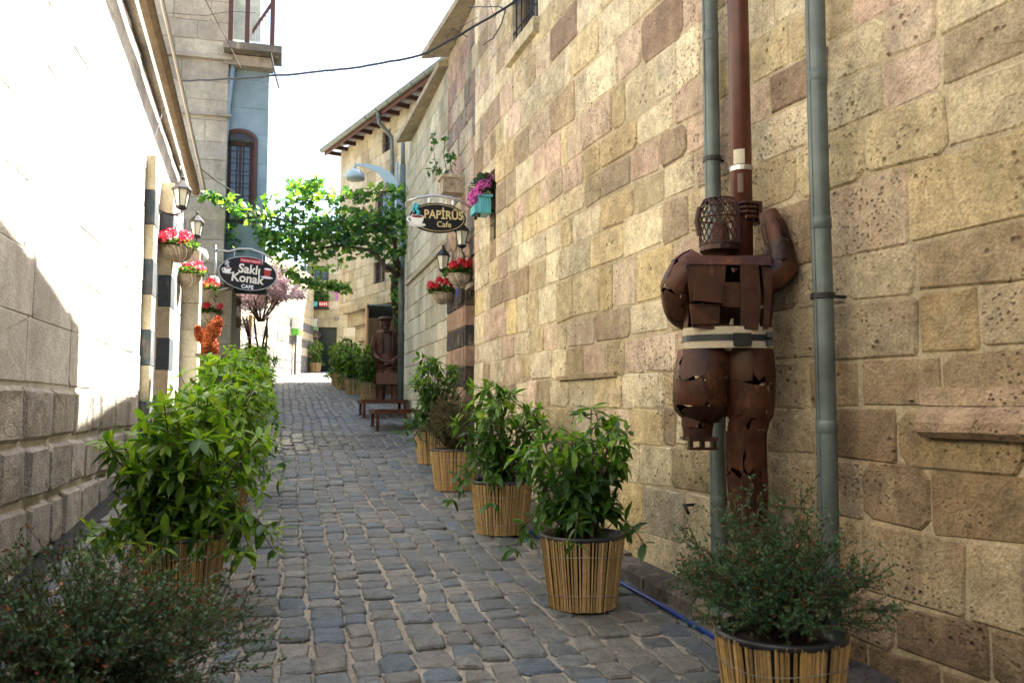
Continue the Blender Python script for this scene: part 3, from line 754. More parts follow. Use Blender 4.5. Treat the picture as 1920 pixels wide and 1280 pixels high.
# balcony
bz = 8.55
build(MB().obox(st(ub_ - .15, vb0 + LB / 2 + .10, bz), N3 * (LB / 2 + .14), S3 * .36, Z3 * .07, (.15, .135, .11)), 'balcony_slab', M_TILE, bay)
build(MB().obox(st(ub_ - .1, vb0 + LB / 2 + .02, bz - .2), N3 * (LB / 2 + .06), S3 * .16, Z3 * .10, (.26, .23, .18)), 'balcony_corbel', M_TILE, bay)
for k, f in enumerate((.10, .48, 1.06)):
    build(MB().obox(st(ub_ - .42, vb0 + LB * f, bz + .85), N3 * .045, S3 * .045, Z3 * .76), 'post', M_WOODRED, bay)
build(MB().obox(st(ub_ + .1, vb0 + LB / 2 - .1, bz + 1.1), N3 * (LB / 2 - .1), S3 * .03, Z3 * .75, (.5, .56, .48)), 'plaster_panel', M_ASH, bay)
rail = build(MB().obox(st(ub_ - .42, vb0 + LB * .8, bz + .62), N3 * .17 + Z3 * .30, S3 * .03, Z3 * .05), 'stair_rail', M_WOODRED, bay)
for k in range(7): build(MB().tube([st(ub_ - .42, vb0 + LB * (.60 + .06 * k), bz + .08), st(ub_ - .42, vb0 + LB * (.60 + .06 * k), bz + .35 + .085 * k)], .009, 5), 'baluster', M_STEEL, bay)
# ================================================================== LEAF TEMPLATES
def template(mb): 
    v, f, t = mb.arrays(); return (v, f, t)
def leaf_tmpl(L, W, fold=.25, droop=.25, tipw=1.0):
    mb = MB(); vs = []; fs = []
    prof = [(0, .06), (.22, .72), (.5, 1.0), (.78, .66), (1.0, .02)]
    for x, w in prof:
        z = -droop * L * x * x
        for s_ in (-1, 0, 1): vs.append((x * L, s_ * w * W / 2, z + (fold * w * W / 2 if s_ else 0)))
    for i in range(4):
        for j in range(2): fs.append((i * 3 + j, i * 3 + j + 1, i * 3 + j + 4, i * 3 + j + 3))
    return template(mb.add(vs, fs))
def vine_tmpl(R_):
    pts = [(0, -.02), (.28, -.30), (.52, -.42), (.50, -.12), (.92, -.18), (.70, .10), (.62, .22)]
    ol = [(0, 0)]
    lob = [(-.28, .30), (-.05, .55), (.18, .40), (.42, .62), (.52, .30), (1.0, 0), (.52, -.30), (.42, -.62), (.18, -.40), (-.05, -.55), (-.28, -.30)]
    vs = [(.15, 0, .05)] + [(x, y, -.12 * (x * x + y * y)) for x, y in lob] + [(0, 0, 0)]
    n = len(vs); fs = [(0, i, i + 1) for i in range(1, n - 1)] + [(0, n - 1, 1)]
    return template(MB().add([V(p) * R_ for p in vs], fs))
def basis(d, up, L=V((0, 0, 0)), s=1):
    d = d.normalized(); y = up.cross(d); y = y.normalized() if y.length > 1e-4 else d.orthogonal().normalized(); z = d.cross(y)
    M = Matrix(((d.x * s, y.x * s, z.x * s, L.x), (d.y * s, y.y * s, z.y * s, L.y), (d.z * s, y.z * s, z.z * s, L.z), (0, 0, 0, 1)))
    return M
LG = [(.040, .105, .016), (.060, .15, .020), (.032, .085, .018), (.125, .25, .030), (.050, .125, .022), (.21, .33, .045)]
LT_ = [leaf_tmpl(.105, .040, .3, .22), leaf_tmpl(.12, .040, .2, .4), leaf_tmpl(.09, .036, .35, .1)]
def leaf_meshes(tmpls, greens, mat, nm='leaf'):
    out = []
    for T in tmpls:
        for c in greens:
            me = bpy.data.meshes.new(nm); me.from_pydata(T[0].tolist(), [], T[1])
            ca = me.color_attributes.new('tint', 'FLOAT_COLOR', 'POINT')
            ca.data.foreach_set('color', np.tile(np.array([*c, 1], np.float32), len(T[0])))
            me.materials.append(mat); me.polygons.foreach_set('use_smooth', [True] * len(me.polygons)); out.append((me, c))
    return out
LAUREL_MESH = leaf_meshes(LT_, LG, M_LEAF)
def rvec(R):
    while True:
        v = V((R.uniform(-1, 1), R.uniform(-1, 1), R.uniform(-1, 1)))
        if .05 < v.length < 1: return v.normalized()

# ================================================================== REED POTS AND PLANTS
def pot_parts(root, R, H=.39, rt=.235, rb=.185, n=120):
    mb = MB()
    for i in range(n):
        a = 2 * math.pi * i / n + R.uniform(-.02, .02); l = R.uniform(-.03, .03); dr = R.uniform(-.004, .005)
        h0, h1 = R.uniform(-.002, .004), H + R.uniform(-.012, .012)
        p0 = V(((rb + dr) * math.cos(a), (rb + dr) * math.sin(a), h0)); p1 = V(((rt + dr) * math.cos(a + l), (rt + dr) * math.sin(a + l), h1))
        k = R.uniform(.55, 1.25); mb.tube([p0, (p0 + p1) / 2 + V((R.uniform(-.002, .002), R.uniform(-.002, .002), 0)), p1], R.uniform(.0046, .0066), 4, (k, k * R.uniform(.9, 1.02), k * R.uniform(.75, 1.05)))
    build(mb, 'reed_wrap', M_REED, root, V((0, 0, 0)), kind='stuff')
    mb = MB().lathe((0, 0, 0), [(rb - .012, .004), (rt - .016, H - .02), (rt + .006, H - .008), (rt + .008, H + .012), (rt - .016, H + .014), (rt - .03, H - .05)], 28, cap=False)
    build(mb, 'pot', M_PLASTIC, root, V((0, 0, 0)), smooth=True)
    mb = MB().lathe((0, 0, 0), [(rt - .026, H - .045), (rt * .6, H - .035), (.03, H - .02)], 18)
    build(mb, 'soil', M_SOIL, root, V((0, 0, 0)))
    for f in (.22, .76):
        r = rb + (rt - rb) * f + .012
        build(MB().tube([(r * math.cos(a), r * math.sin(a), H * f + .008 * math.sin(3 * a)) for a in [2 * math.pi * i / 30 for i in range(31)]], .0018, 4), 'wire', M_STEEL, root, V((0, 0, 0)))
def laurel(label, seed, height=.78, spread=.34, nst=9, twigs=7, nparts=0, lscale=1.0, group=None, low=.12, bright=0, shape=1.0, skirt=6):
    R = random.Random(seed)
    root = thing('potted_laurel', label, 'potted plant', (0, 0, 0), group)
    pot_parts(root, R)
    H = .36; stems = MB(); leaves = []
    for i in range(nst):
        a = 2 * math.pi * (i + R.random() * .7) / nst; rr = spread * R.uniform(.25, 1.0) * (1 if i else .2)
        hh = height * R.uniform(.72, 1.0) * (1.08 - .32 * (rr / spread) ** 2)
        p0 = V((.07 * math.cos(a), .07 * math.sin(a), H - .03)); p3 = V((rr * math.cos(a), rr * math.sin(a), H + hh))
        p1 = V((p0.x + .2 * (p3.x - p0.x), p0.y + .2 * (p3.y - p0.y), H + hh * .4))
        pts = []
        for k in range(7):
            t = k / 6; q = p0 * (1 - t) ** 2 + p1 * 2 * t * (1 - t) + p3 * t * t
            pts.append(q + V((R.uniform(-.012, .012), R.uniform(-.012, .012), 0)))
        stems.tube(pts, [.009 - .0055 * k / 6 for k in range(7)], 5)
        def whorl(p, d, n, top):
            for k in range(n):
                b = 2 * math.pi * (k + R.random()) / n; o = d.orthogonal().normalized(); o2 = d.cross(o)
                dirv = (o * math.cos(b) + o2 * math.sin(b)) + d * (R.uniform(.25, .95) if top else R.uniform(-.1, .6)) - Z3 * R.uniform(0, .35)
                leaves.append((p, dirv.normalized(), R.uniform(.58, 1.2) * lscale * (.85 if top else 1), top))
        whorl(pts[6], (pts[6] - pts[5]).normalized(), 7, True)
        for j in range(twigs):
            t = low + (1 - low) * (j + R.random()) / twigs * .97
            k = min(5, int(t * 6)); q = pts[k].lerp(pts[k + 1], t * 6 - k)
            b = R.uniform(0, 6.283); out = V((math.cos(b), math.sin(b), 0)) + V((q.x, q.y, 0)) * 1.8
            dv = (out.normalized() + Z3 * R.uniform(.25, .9)).normalized(); ln = R.uniform(.07, .19) * (1.1 - .4 * t) * shape
            e = q + dv * ln - Z3 * ln * .12
            stems.tube([q, q.lerp(e, .5) + Z3 * .006, e], [.0035, .003, .002], 4)
            whorl(e, dv, R.choice((5, 6, 7)), True)
            whorl(q.lerp(e, .55), dv, R.choice((3, 4)), False)
            if R.random() < .6: whorl(q, dv, 2, False)
    for i in range(skirt):
        a = 2 * math.pi * (i + R.random()) / skirt; p0 = V((.12 * math.cos(a), .12 * math.sin(a), H + R.uniform(0, .12))); o = V((math.cos(a), math.sin(a), 0))
        r1 = R.uniform(.18, .32) * (spread / .42); pts = [p0, p0 + o * r1 * .5 + Z3 * .10, p0 + o * r1 + Z3 * R.uniform(-.02, .05), p0 + o * (r1 + .06) - Z3 * R.uniform(.03, .12)]
        stems.tube(pts, [.005, .004, .003, .002], 4)
        for q in (1, 2, 3): whorl(pts[q], (pts[q] - pts[q - 1]).normalized(), R.choice((4, 5, 6)), False)
        whorl(pts[2].lerp(pts[1], .5), o, 4, False)
    build(stems, 'stems', M_BARK, root, V((0, 0, 0)))
    R.shuffle(leaves); rest = MB(); cnt = 0
    for (p, dv, s, top) in leaves:
        up = (Z3 + rvec(R) * .5).normalized(); M = basis(dv, up, p, s)
        young = top and p.z > H + height * .55
        ci = R.choice((1, 3, 4, 5, 3)) if young else R.choice((0, 1, 2, 4, 0, 2))
        if bright and R.random() < bright: ci = R.choice((3, 5))
        if cnt < nparts:
            me, c = LAUREL_MESH[R.randrange(3) * len(LG) + ci]
            o = bpy.data.objects.new('leaf', me); col.objects.link(o); o.parent = root; o.matrix_basis = M; cnt += 1
        else:
            k = R.uniform(.8, 1.2); rest.tmpl(LT_[R.randrange(3)], M, LG[ci], k)
    if rest.n: build(rest, 'foliage', M_LEAF, root, V((0, 0, 0)), kind='stuff', smooth=True)
    return root
HL = template(MB().add([(0, 0, 0), (.5, -.22, .05), (1, 0, 0), (.5, .22, .05)], [(0, 1, 2, 3)]))
def heath(label, seed, n=120, height=.5, spread=.45, greens=None, tips=None, group=None, scale=1.0, leaf=.016, droop=.1, wisp=False):
    R = random.Random(seed); root = thing('potted_heath', label, 'potted plant', (0, 0, 0), group)
    pot_parts(root, R); H = .36; tw = MB(); lv = MB()
    for i in range(n):
        a = R.uniform(0, 6.283); rr = spread * math.sqrt(R.random()); hh = height * R.uniform(.45, 1.0) * math.sqrt(max(.15, 1 - .75 * (rr / spread) ** 2))
        p0 = V((.09 * math.cos(a) * R.random(), .09 * math.sin(a) * R.random(), H - .03))
        e = V((rr * math.cos(a), rr * math.sin(a), H + hh)); mid = V((e.x * .35, e.y * .35, H + hh * .55))
        pts = [p0 * (1 - t) ** 2 + mid * 2 * t * (1 - t) + e * t * t - Z3 * (droop * rr * t ** 3) for t in [k / 6 for k in range(7)]]
        tw.tube(pts, [.0032, .0028, .0024, .002, .0016, .0012, .0008], 3, (.8, .75, .6))
        for j in range(10):
            t = R.uniform(.28, 1.0); k = min(5, int(t * 6)); q = pts[k].lerp(pts[k + 1], t * 6 - k)
            d0 = (pts[k + 1] - pts[k]).normalized(); dv = (d0 + rvec(R) * .75 + Z3 * .25).normalized(); ln = R.uniform(.05, .13) * scale
            e2 = q + dv * ln; tw.tube([q, e2], [.0014, .0008], 3, (1, .9, .7))
            m = R.randint(11, 16)
            for w in range(m):
                f = (w + R.random()) / m; x = q.lerp(e2, f); ld = (dv * .7 + rvec(R)).normalized()
                c = (tips if (tips and f > .8 and R.random() < .22) else greens)
                c = c[R.randrange(len(c))]; kk = R.uniform(.6, 1.35)
                lv.tmpl(HL, basis(ld, rvec(R), x, leaf * R.uniform(.7, 1.3)), c, kk)
    build(tw, 'twigs', M_BARK, root, V((0, 0, 0))); build(lv, 'foliage', M_HEATH, root, V((0, 0, 0)), kind='stuff')
    return root
GRE = [(.030, .095, .036), (.045, .125, .040), (.065, .145, .062), (.022, .068, .026)]
RED = [(.20, .035, .015), (.24, .07, .02), (.12, .03, .02)]
def put(o, px_, d, rz=0, s=1):
    p = onground(px_, d); p.z += .012; o.location = p; o.rotation_euler = (0, 0, rz); o.scale = (s, s, s); return o
GR_R = 'reed pots along the limestone wall'; GR_L = 'reed pots along the sunlit wall'; GR_F = 'reed pots beyond the rusty apron figure'
put(heath('dark wiry heath in a reed pot at the foot of the right-hand grey downpipe', 101, 140, .56, .40, GRE, RED, GR_R, 1.0, .017), 1452, 3.32, .4, 1.02)
put(laurel('leafy laurel in a reed pot beside the blue hose and kerb', 102, .74, .36, 14, 8, 300, 1.0, GR_R, .22), 1090, 4.92, 0)
put(laurel('leafy laurel in a reed pot between the wispy brown shrub and the hose', 103, .80, .38, 14, 8, 240, 1.0, GR_R, .12), 941, 6.7, 1)
put(heath('wispy brown-green shrub in a reed pot between two laurels', 104, 120, .62, .30, [(.06, .075, .03), (.085, .09, .035), (.10, .07, .035)], [(.12, .06, .03)], GR_R, 1.1, .018), 853, 8.55, 2)
put(laurel('leafy laurel in a reed pot standing by the striped door pier', 105, .92, .42, 16, 8, 160, 1.0, GR_R, .05), 815, 10.3, 3)
put(heath('large grey-green heath with red tips beside the bossed wall blocks', 106, 200, .52, .52, [(.050, .115, .055), (.10, .18, .12), (.028, .07, .030), (.065, .12, .042)], RED, GR_L, 1.1, .017), 185, 2.62, 1.1)
put(laurel('bushy laurel in a reed pot beside the red-tipped heath', 107, .76, .42, 17, 10, 300, 1.15, GR_L, .0, .45, 1.15, 18), 348, 4.7, .5)
lab = 'bushy laurel in a reed pot in the row along the sunlit wall'
Lp_ = [laurel(lab, 108, .82, .44, 16, 9, 120, 1.1, GR_L, .05, .55, 1.1, 12), laurel(lab, 109, .86, .43, 16, 9, 0, 1.1, GR_L, .05, .55, 1.1, 12)]
ORD = ['first', 'second', 'third', 'fourth', 'fifth', 'sixth', 'seventh', 'eighth', 'ninth', 'tenth']
row = [(405, 6.3), (424, 7.7), (440, 9.2), (450, 10.8), (458, 12.6), (465, 14.6), (471, 17.0), (476, 19.6), (481, 22.4)]
for i, (x, d) in enumerate(row):
    o = Lp_[i % 2] if i < 2 else dup(Lp_[1], (0, 0, 0)); put(o, x, d, i * 1.3, 1.0 + .08 * math.sin(i * 2.1)); o['label'] = ORD[i + 1] + ' bushy laurel along the sunlit wall, counting from the red-tipped heath'
labf = 'small leafy laurel in a reed pot in the row beyond the rusty apron figure'
pf = laurel(labf, 110, .85, .40, 12, 8, 0, 1.05, GR_F, .05, .2)
for i, (x, d) in enumerate([(692, 20.6), (664, 22.3), (647, 24.3), (635, 26.2)]):
    o = put(pf if i == 0 else dup(pf, (0, 0, 0)), x, d, i * 1.7, 1.05 if i != 2 else 1.15); o['label'] = ORD[i] + ' leafy laurel in a reed pot, counting from the rusty apron figure'
put(dup(pf, (0, 0, 0), label='leafy laurel in a reed pot beside the dark green door'), 591, 35.6, 2.2, 1.05)

# ================================================================== PIPES, POLE, HOSE
def downpipe(px_, dd, label, ztop, joints, clamp):
    p = at(px_, 640, dd); gz = g(p.x, p.y) + .06
    root = thing('downpipe', label, 'drain pipe', (p.x, p.y, gz), 'grey downpipes on the limestone wall')
    build(MB().tube([V((p.x - .03, p.y - .10, gz)), V((p.x - .012, p.y - .05, gz + .05)), V((p.x, p.y, gz + .16))] + [V((p.x + U(-.003, .003), p.y + U(-.002, .002), gz + .16 + (ztop - gz - .16) * k / 14)) for k in range(1, 15)], .044, 16), 'pipe', M_ZINC, root, smooth=True)
    build(MB().tube([V((p.x - .040, p.y - .019, gz + .2)), V((p.x - .040, p.y - .019, ztop))], .004, 5), 'seam', M_ZINC, root)
    for z in joints: build(MB().lathe((p.x, p.y, z), [(.0442, -.05), (.0465, -.046), (.0465, .0), (.0444, .004)], 16, cap=False), 'joint_collar', M_ZINC, root, smooth=True)
    n_ = path_r(s_of(dd))[1]
    for z in clamp:
        c = build(MB().lathe((p.x, p.y, z), [(.045, -.012), (.052, -.012), (.052, .012), (.045, .012)], 16, cap=False), 'clamp', M_IRON, root)
        w = on_r(dd + .03, z, -.03); build(MB().tube([V((p.x, p.y, z)), w], .008, 6), 'clamp_bolt', M_IRON, c)
downpipe(1545, 3.80, 'grey zinc downpipe standing behind the dark heath pot', 7.2, [at(1, 135, 3.8).z, at(1, 790, 3.8).z, at(1, 410, 3.8).z], [at(1, 555, 3.8).z])
downpipe(1342, 4.62, 'grey zinc downpipe hidden in part by the climbing figure', 7.2, [at(1, 930, 4.6).z, at(1, 60, 4.6).z], [at(1, 297, 4.6).z, at(1, 700, 4.6).z])
DP = 4.30; pp = at(1396, 640, DP)
pole = thing('pole', 'red-brown painted steel pole hugged by the climbing figure', 'pole', (pp.x, pp.y, g(pp.x, pp.y)))
build(MB().tube([V((pp.x, pp.y, g(pp.x, pp.y) - .02)), V((pp.x, pp.y, 7.6))], .054, 20), 'shaft', M_REDPOLE, pole, smooth=True)
build(MB().lathe((pp.x, pp.y, at(1, 318, DP).z), [(.0545, -.012), (.058, -.012), (.058, .012), (.0545, .012)], 20, cap=False), 'clamp', M_STEEL, pole)
arcp = [(pp.x + .0565 * math.cos(a), pp.y + .0565 * math.sin(a)) for a in [math.radians(q) for q in range(215, 276, 10)]]
z0_, z1_ = at(1, 312, DP).z, at(1, 285, DP).z
build(MB().rings([[V((x, y, z)) for x, y in arcp] for z in (z0_, z1_)], (.55, .5, .36), cap=False, closed=False), 'sticker', M_PAINT, pole)
z0_, z1_ = at(1, 365, DP).z, at(1, 330, DP).z
build(MB().rings([[V((x, y, z)) for x, y in arcp[2:6]] for z in (z0_, z1_)], (.10, .05, .03), cap=False, closed=False), 'paper_patch', M_PAINT, pole)
pts = []
for d, o in ((9.0, .26), (7.6, .26), (6.9, .30), (6.1, .27), (5.6, .25), (5.1, .235), (4.6, .25), (4.1, .26), (3.6, .29), (3.2, .24), (2.6, .25)):
    q = on_r(d, 0, o); pts.append(V((q.x, q.y, g(q.x, q.y) + .032)))
tag(build(MB().tube(pts, .0135, 8), 'hose', M_HOSE, None, None, True), 'blue water hose lying along the kerb behind the pots', 'hose')

# ================================================================== BENCHES
def bench(cx, d, label, seed):
    p = onground(cx, d); uu, vv = uv(p)
    hgt = .30; L = 2.33 - .06 - vv
    root = thing('low_bench', label, 'bench', st(uu, vv, p.z), 'low steel benches against the ashlar wall')
    zt = p.z + hgt + .03; W = 1.05
    build(MB().obox(st(uu + W / 2, vv + L / 2, zt + .02), S3 * (W / 2 - .03), N3 * (L / 2 - .03), Z3 * .012, (1.1, 1, .95)), 'top', M_RUST, root)
    for k in (0, 1):
        build(MB().obox(st(uu + W * k + (.012 if k == 0 else -.012), vv + L / 2, zt), S3 * .02, N3 * L / 2, Z3 * .035, (1.2, 1, 1)), 'rail', M_RUST, root)
        build(MB().obox(st(uu + W / 2, vv + L * k + (.012 if k == 0 else -.012), zt), S3 * (W / 2 - .033), N3 * .02, Z3 * .033, (1.5, 1.2, 1)), 'rail', M_RUST, root)
    for (a, b) in ((.04, .04), (W * .78, .04), (.04, L - .06), (W * .78, L - .06)):
        q = st(uu + a, vv + b, 0); gz = g(q.x, q.y) + .012
        leg = build(MB().obox(V((q.x, q.y, (gz + zt - .036) / 2)), S3 * .025, N3 * .025, Z3 * ((zt - .036 - gz) / 2), (1.1, 1, 1)), 'leg', M_RUST, root)
        build(MB().obox(V((q.x, q.y, gz + .004)), S3 * .06, N3 * .06, Z3 * .005), 'foot_plate', M_RUST, leg)
bench(705, 13.6, 'low rusty steel bench with the wet cobbles in front of it', 1)
bench(680, 15.7, 'low rusty steel bench at the feet of the apron figure', 2)

# ================================================================== SHEET STEEL FIGURES
def lp(secs, u, v):
    n = len(secs) - 1; v = max(0, min(n - 1e-6, v * n)); i = int(v); f = v - i
    S4 = [secs[max(0, i - 1)], secs[i], secs[i + 1], secs[min(n, i + 2)]]
    w = (-.5 * f + f * f - .5 * f ** 3, 1 - 2.5 * f * f + 1.5 * f ** 3, .5 * f + 2 * f * f - 1.5 * f ** 3, -.5 * f * f + .5 * f ** 3)
    c, a, b = [sum((S4[q][m] * w[q] for q in range(4)), V((0, 0, 0))) for m in range(3)]
    return c + a * math.cos(u) + b * math.sin(u), a * math.cos(u) + b * math.sin(u)
def plates(secs, nu, vs, parent, name, R, hole=.06, over=.10, lift=.05, mat=None, tl=(.6, 1.7), skip=(), jag=1.0):
    for j in range(len(vs) - 1):
        off = R.uniform(0, .6) if not skip else 0
        for i in range(nu):
            if R.random() < hole or (i, j) in skip: continue
            u0 = off + 2 * math.pi * i / nu - over * R.uniform(.0, 1.6); u1 = off + 2 * math.pi * (i + 1) / nu + over * R.uniform(-.6, 1.0)
            v0 = vs[j] - .012 * R.random(); v1 = vs[j + 1] + .025 * R.random()
            sk = R.uniform(-.12, .12); k0 = 1 + lift * R.random(); k1 = 1 + lift * R.random(); kk = 1 + lift * R.random()
            o, inn = [], []
            NU, NV = 6, 5
            cj = {(0, 0): R.uniform(-.06, .17), (NU - 1, 0): R.uniform(-.06, .17), (0, NV - 1): R.uniform(-.06, .17), (NU - 1, NV - 1): R.uniform(-.06, .17)}
            for b in range(NV):
                for a in range(NU):
                    uu = u0 + (u1 - u0) * a / (NU - 1) + sk * (b / (NV - 1) - .5)
                    vv = v0 + (v1 - v0) * b / (NV - 1)
                    m = cj.get((a, b), 0) + (R.uniform(-.05, .13) if b in (0, NV - 1) else 0); vv += (m * (1 if b == 0 else -1)) * (v1 - v0)
                    if a in (0, NU - 1): uu += R.uniform(-.06, .15) * (u1 - u0) * (1 if a == 0 else -1) * jag
                    p, r = lp(secs, uu, vv); l = (k0 + (k1 - k0) * a / (NU - 1)) * (1 + (kk - 1) * b / (NV - 1)) - 1
                    o.append(p + r * l); inn.append(p + r * l - r.normalized() * .004)
            n = NU * NV; fs = []
            for b in range(NV - 1):
                for a in range(NU - 1):
                    q = b * NU + a
                    fs += [(q, q + 1, q + NU + 1, q + NU), (n + q, n + q + NU, n + q + NU + 1, n + q + 1)]
            edge = [a for a in range(NU)] + [b * NU + NU - 1 for b in range(1, NV)] + [(NV - 1) * NU + a for a in range(NU - 2, -1, -1)] + [b * NU for b in range(NV - 2, 0, -1)]
            for x, y in zip(edge, edge[1:] + edge[:1]): fs.append((x, y, n + y, n + x))
            k = R.uniform(*tl)
            pl_o = build(MB().add(o + inn, fs, (k, k * R.uniform(.9, 1.05), k * R.uniform(.85, 1.05))), name, mat or M_RUST, parent, smooth=True)
            pl_o.data.set_sharp_from_angle(angle=.7)
def sec(x, y, hw, dd, th, D0, tilt=0):
    """elliptic section centred on pixel (x,y); half width in pixels, half thickness in metres"""
    c = at(x, y, D0 + dd); w = hw * (D0 + dd) / FPX
    return (c, V((w, 0, w * tilt)), V((0, th, 0)))
def csec(c, r1, r2, axis):
    axis = axis.normalized(); a = axis.cross(V((0, 1, 0))); a = a.normalized() if a.length > .1 else V((1, 0, 0)); b = axis.cross(a).normalized()
    return (c, a * r1, b * r2)
R = random.Random(77); D1 = 4.13
clim = thing('climbing_figure', 'rusted sheet steel figure seen from behind climbing the red-brown pole', 'sculpture', at(1405, 985, D1))
torso = [sec(1366, 480, 70, 0, .085, D1), sec(1366, 490, 84, 0, .105, D1), sec(1366, 540, 85, 0, .125, D1), sec(1364, 600, 80, 0, .12, D1), sec(1364, 640, 78, 0, .115, D1), sec(1362, 668, 82, 0, .12, D1)]
# u=3pi/2 faces the camera (y negative)
plates(torso, 9, [0, .24, .5, .72, 1.0], clim, 'torso_plate', R, .0, .08, .05, skip=[(i, j) for i in (5, 6, 7) for j in range(4)])
for k, (a, b, hw) in enumerate(((1312, 1368, 0), (1372, 1446, 0))):
    pass
# shoulder yoke, breast pocket flap and back panels
yk = MB(); q = [at(1288, 480, D1 - .10), at(1445, 480, D1 - .10), at(1447, 497, D1 - .128), at(1288, 495, D1 - .128)]
qb = [at(1290, 478, D1 + .10), at(1440, 478, D1 + .10)]
yk.add(q + qb, [(0, 1, 2, 3), (0, 1, 5, 4)], (1.5, 1.35, 1.2)); build(yk, 'shoulder_plate', M_RUST, clim)
def panel(pts, dd, t, name, th=.012):
    f = [at(x, y, D1 + dd) for x, y in pts]; n = len(pts)
    vs = f + [p + V((0, th, 0)) for p in f]
    build(MB().add(vs, [tuple(range(n)), tuple(range(n, 2 * n))] + [(i, (i + 1) % n, n + (i + 1) % n, n + i) for i in range(n)], t), name, M_RUST, clim)
def cpan(pts, dd, t, nm='back_panel', th=.010): panel([(1180 + x / 1.9386, 340 + y / 1.9386) for x, y in pts], dd, t, nm, th)
cpan([(216, 290), (352, 296), (348, 352), (342, 442), (222, 436), (212, 360)], -.120, (1.0, 1, 1))
cpan([(240, 355), (341, 362), (333, 441), (236, 432)], -.155, (.9, .85, .85), 'pocket', .03)
cpan([(342, 366), (410, 368), (406, 458), (336, 452)], -.115, (.85, .8, .8))
cpan([(404, 298), (470, 303), (478, 420), (470, 538), (405, 536)], -.132, (.9, .88, .88))
cpan([(480, 306), (520, 316), (516, 420), (506, 536), (486, 536), (492, 410)], -.112, (1.05, 1, 1))
cpan([(218, 444), (330, 446), (326, 538), (232, 532)], -.122, (.9, .9, .9))
cpan([(222, 446), (322, 516), (228, 520)], -.134, (1.15, 1.05, 1))
cpan([(402, 538), (330, 538), (334, 520), (402, 522)], -.115, (.7, .7, .7))
# head: wire mesh helmet on a cut collar
hc = at(1349, 418, D1 + .02); hh = .112; hr = .098
mb = MB()
for sg in (-1, 1):
    for i in range(20):
        pts = []
        for k in range(9):
            t = k / 8; a = 2 * math.pi * i / 20 + sg * t * 1.25
            r = hr * (1.0 if t < .75 else 1 - .22 * ((t - .75) / .25) ** 2)
            pts.append(hc + V((r * math.cos(a), r * math.sin(a), -hh + 2 * hh * t)))
        mb.tube(pts, .0028, 4)
build(mb, 'mesh_helmet', M_RUST, clim)
for z, r in ((-hh, hr), (hh, hr * .78), (.02, hr * 1.01)):
    build(MB().tube([hc + V((r * math.cos(a), r * math.sin(a), z)) for a in [2 * math.pi * i / 24 for i in range(25)]], .0045, 5), 'helmet_ring', M_RUST, clim)
mb = MB()
for i in range(26): 
    a, b = U(0, 6.28), U(0, 6.28); r = hr * .78 * math.sqrt(rnd()), hr * .78 * math.sqrt(rnd())
    mb.tube([hc + V((r[0] * math.cos(a), r[0] * math.sin(a), hh)), hc + V((r[1] * math.cos(b), r[1] * math.sin(b), hh + .004))], .0025, 4)
build(mb, 'helmet_crown', M_RUST, clim)
mb = MB(); 
build(MB().tube([hc + V((-.105, -.03, .07)), hc + V((-.12, -.03, .0)), hc + V((-.108, -.03, -.07))], .012, 6), 'ear_piece', M_RUST, clim)
mb = MB().lathe(hc - Z3 * hh, [(.099, .01), (.100, -.03), (.075, -.05), (.062, -.09)], 14, (.8, .8, .8), cap=False); build(mb, 'collar', M_RUST, clim)
build(MB().lathe(hc - Z3 * (hh + .13), [(.055, 0), (.055, .10), (.045, .2), (.03, .24)], 12, (1.1, 1, 1)), 'neck', M_RUST, clim)
# belt
bs = []
for y in (616, 655):
    bs.append([lp([sec(1364, y, 84, 0, .135, D1)] * 2, a, 0)[0] for a in [2 * math.pi * i / 32 for i in range(32)]])
bi = [[p.lerp(at(1364, y, D1), .05) for p in r] for r, y in zip(bs, (616, 655))]
belt = build(MB().rings([bi[0], bs[0], bs[1], bi[1]], cap=False), 'belt', M_CANVAS, clim)
bs2 = []
for y in (630, 642): bs2.append([lp([sec(1364, y, 84.8, 0, .137, D1)] * 2, a, 0)[0] for a in [math.pi + math.pi * i / 20 for i in range(21)]])
build(MB().rings(bs2, cap=False, closed=False), 'belt_stripe', M_PLASTIC, belt)
build(MB().obox(at(1392, 636, D1 - .142), (.042, 0, 0), (0, .008, 0), (0, 0, .030)), 'buckle', M_IRON, belt)
for y in (628, 643): build(MB().obox(at(1440, y, D1 - .085), (.012, -.004, 0), (0, .03, 0), (0, 0, .012)), 'rivet_plate', M_IRON, belt)
# legs
rl = [sec(1403, 655, 44, 0, .10, D1), sec(1405, 700, 46, 0, .10, D1), sec(1405, 770, 42, .01, .095, D1), sec(1400, 800, 38, .02, .085, D1), sec(1398, 840, 37, .03, .085, D1), sec(1402, 920, 36, .04, .08, D1), sec(1408, 985, 30, .05, .07, D1)]
plates(rl, 6, [0, .2, .38, .52, .76, 1.0], clim, 'leg_plate', R, .10, .10, .07)
ll = [sec(1318, 655, 44, 0, .10, D1), sec(1314, 700, 48, -.02, .11, D1), sec(1312, 745, 48, 0, .13, D1), sec(1314, 772, 44, .03, .13, D1), sec(1318, 792, 26, .06, .10, D1)]
plates(ll, 6, [0, .3, .62, 1.0], clim, 'leg_plate', R, .09, .10, .06)
ll2 = [sec(1308, 770, 29, .02, .06, D1), sec(1308, 800, 28, .02, .06, D1), sec(1309, 822, 25, .02, .055, D1)]
plates(ll2, 4, [0, .5, 1.0], clim, 'shin_plate', R, 0, .2, .04)
bt = at(1312, 822, D1)
build(MB().obox(bt, (.068, 0, 0), (0, .09, 0), (0, 0, .010), (.8, .8, .8)), 'boot_sole', M_RUST, clim)
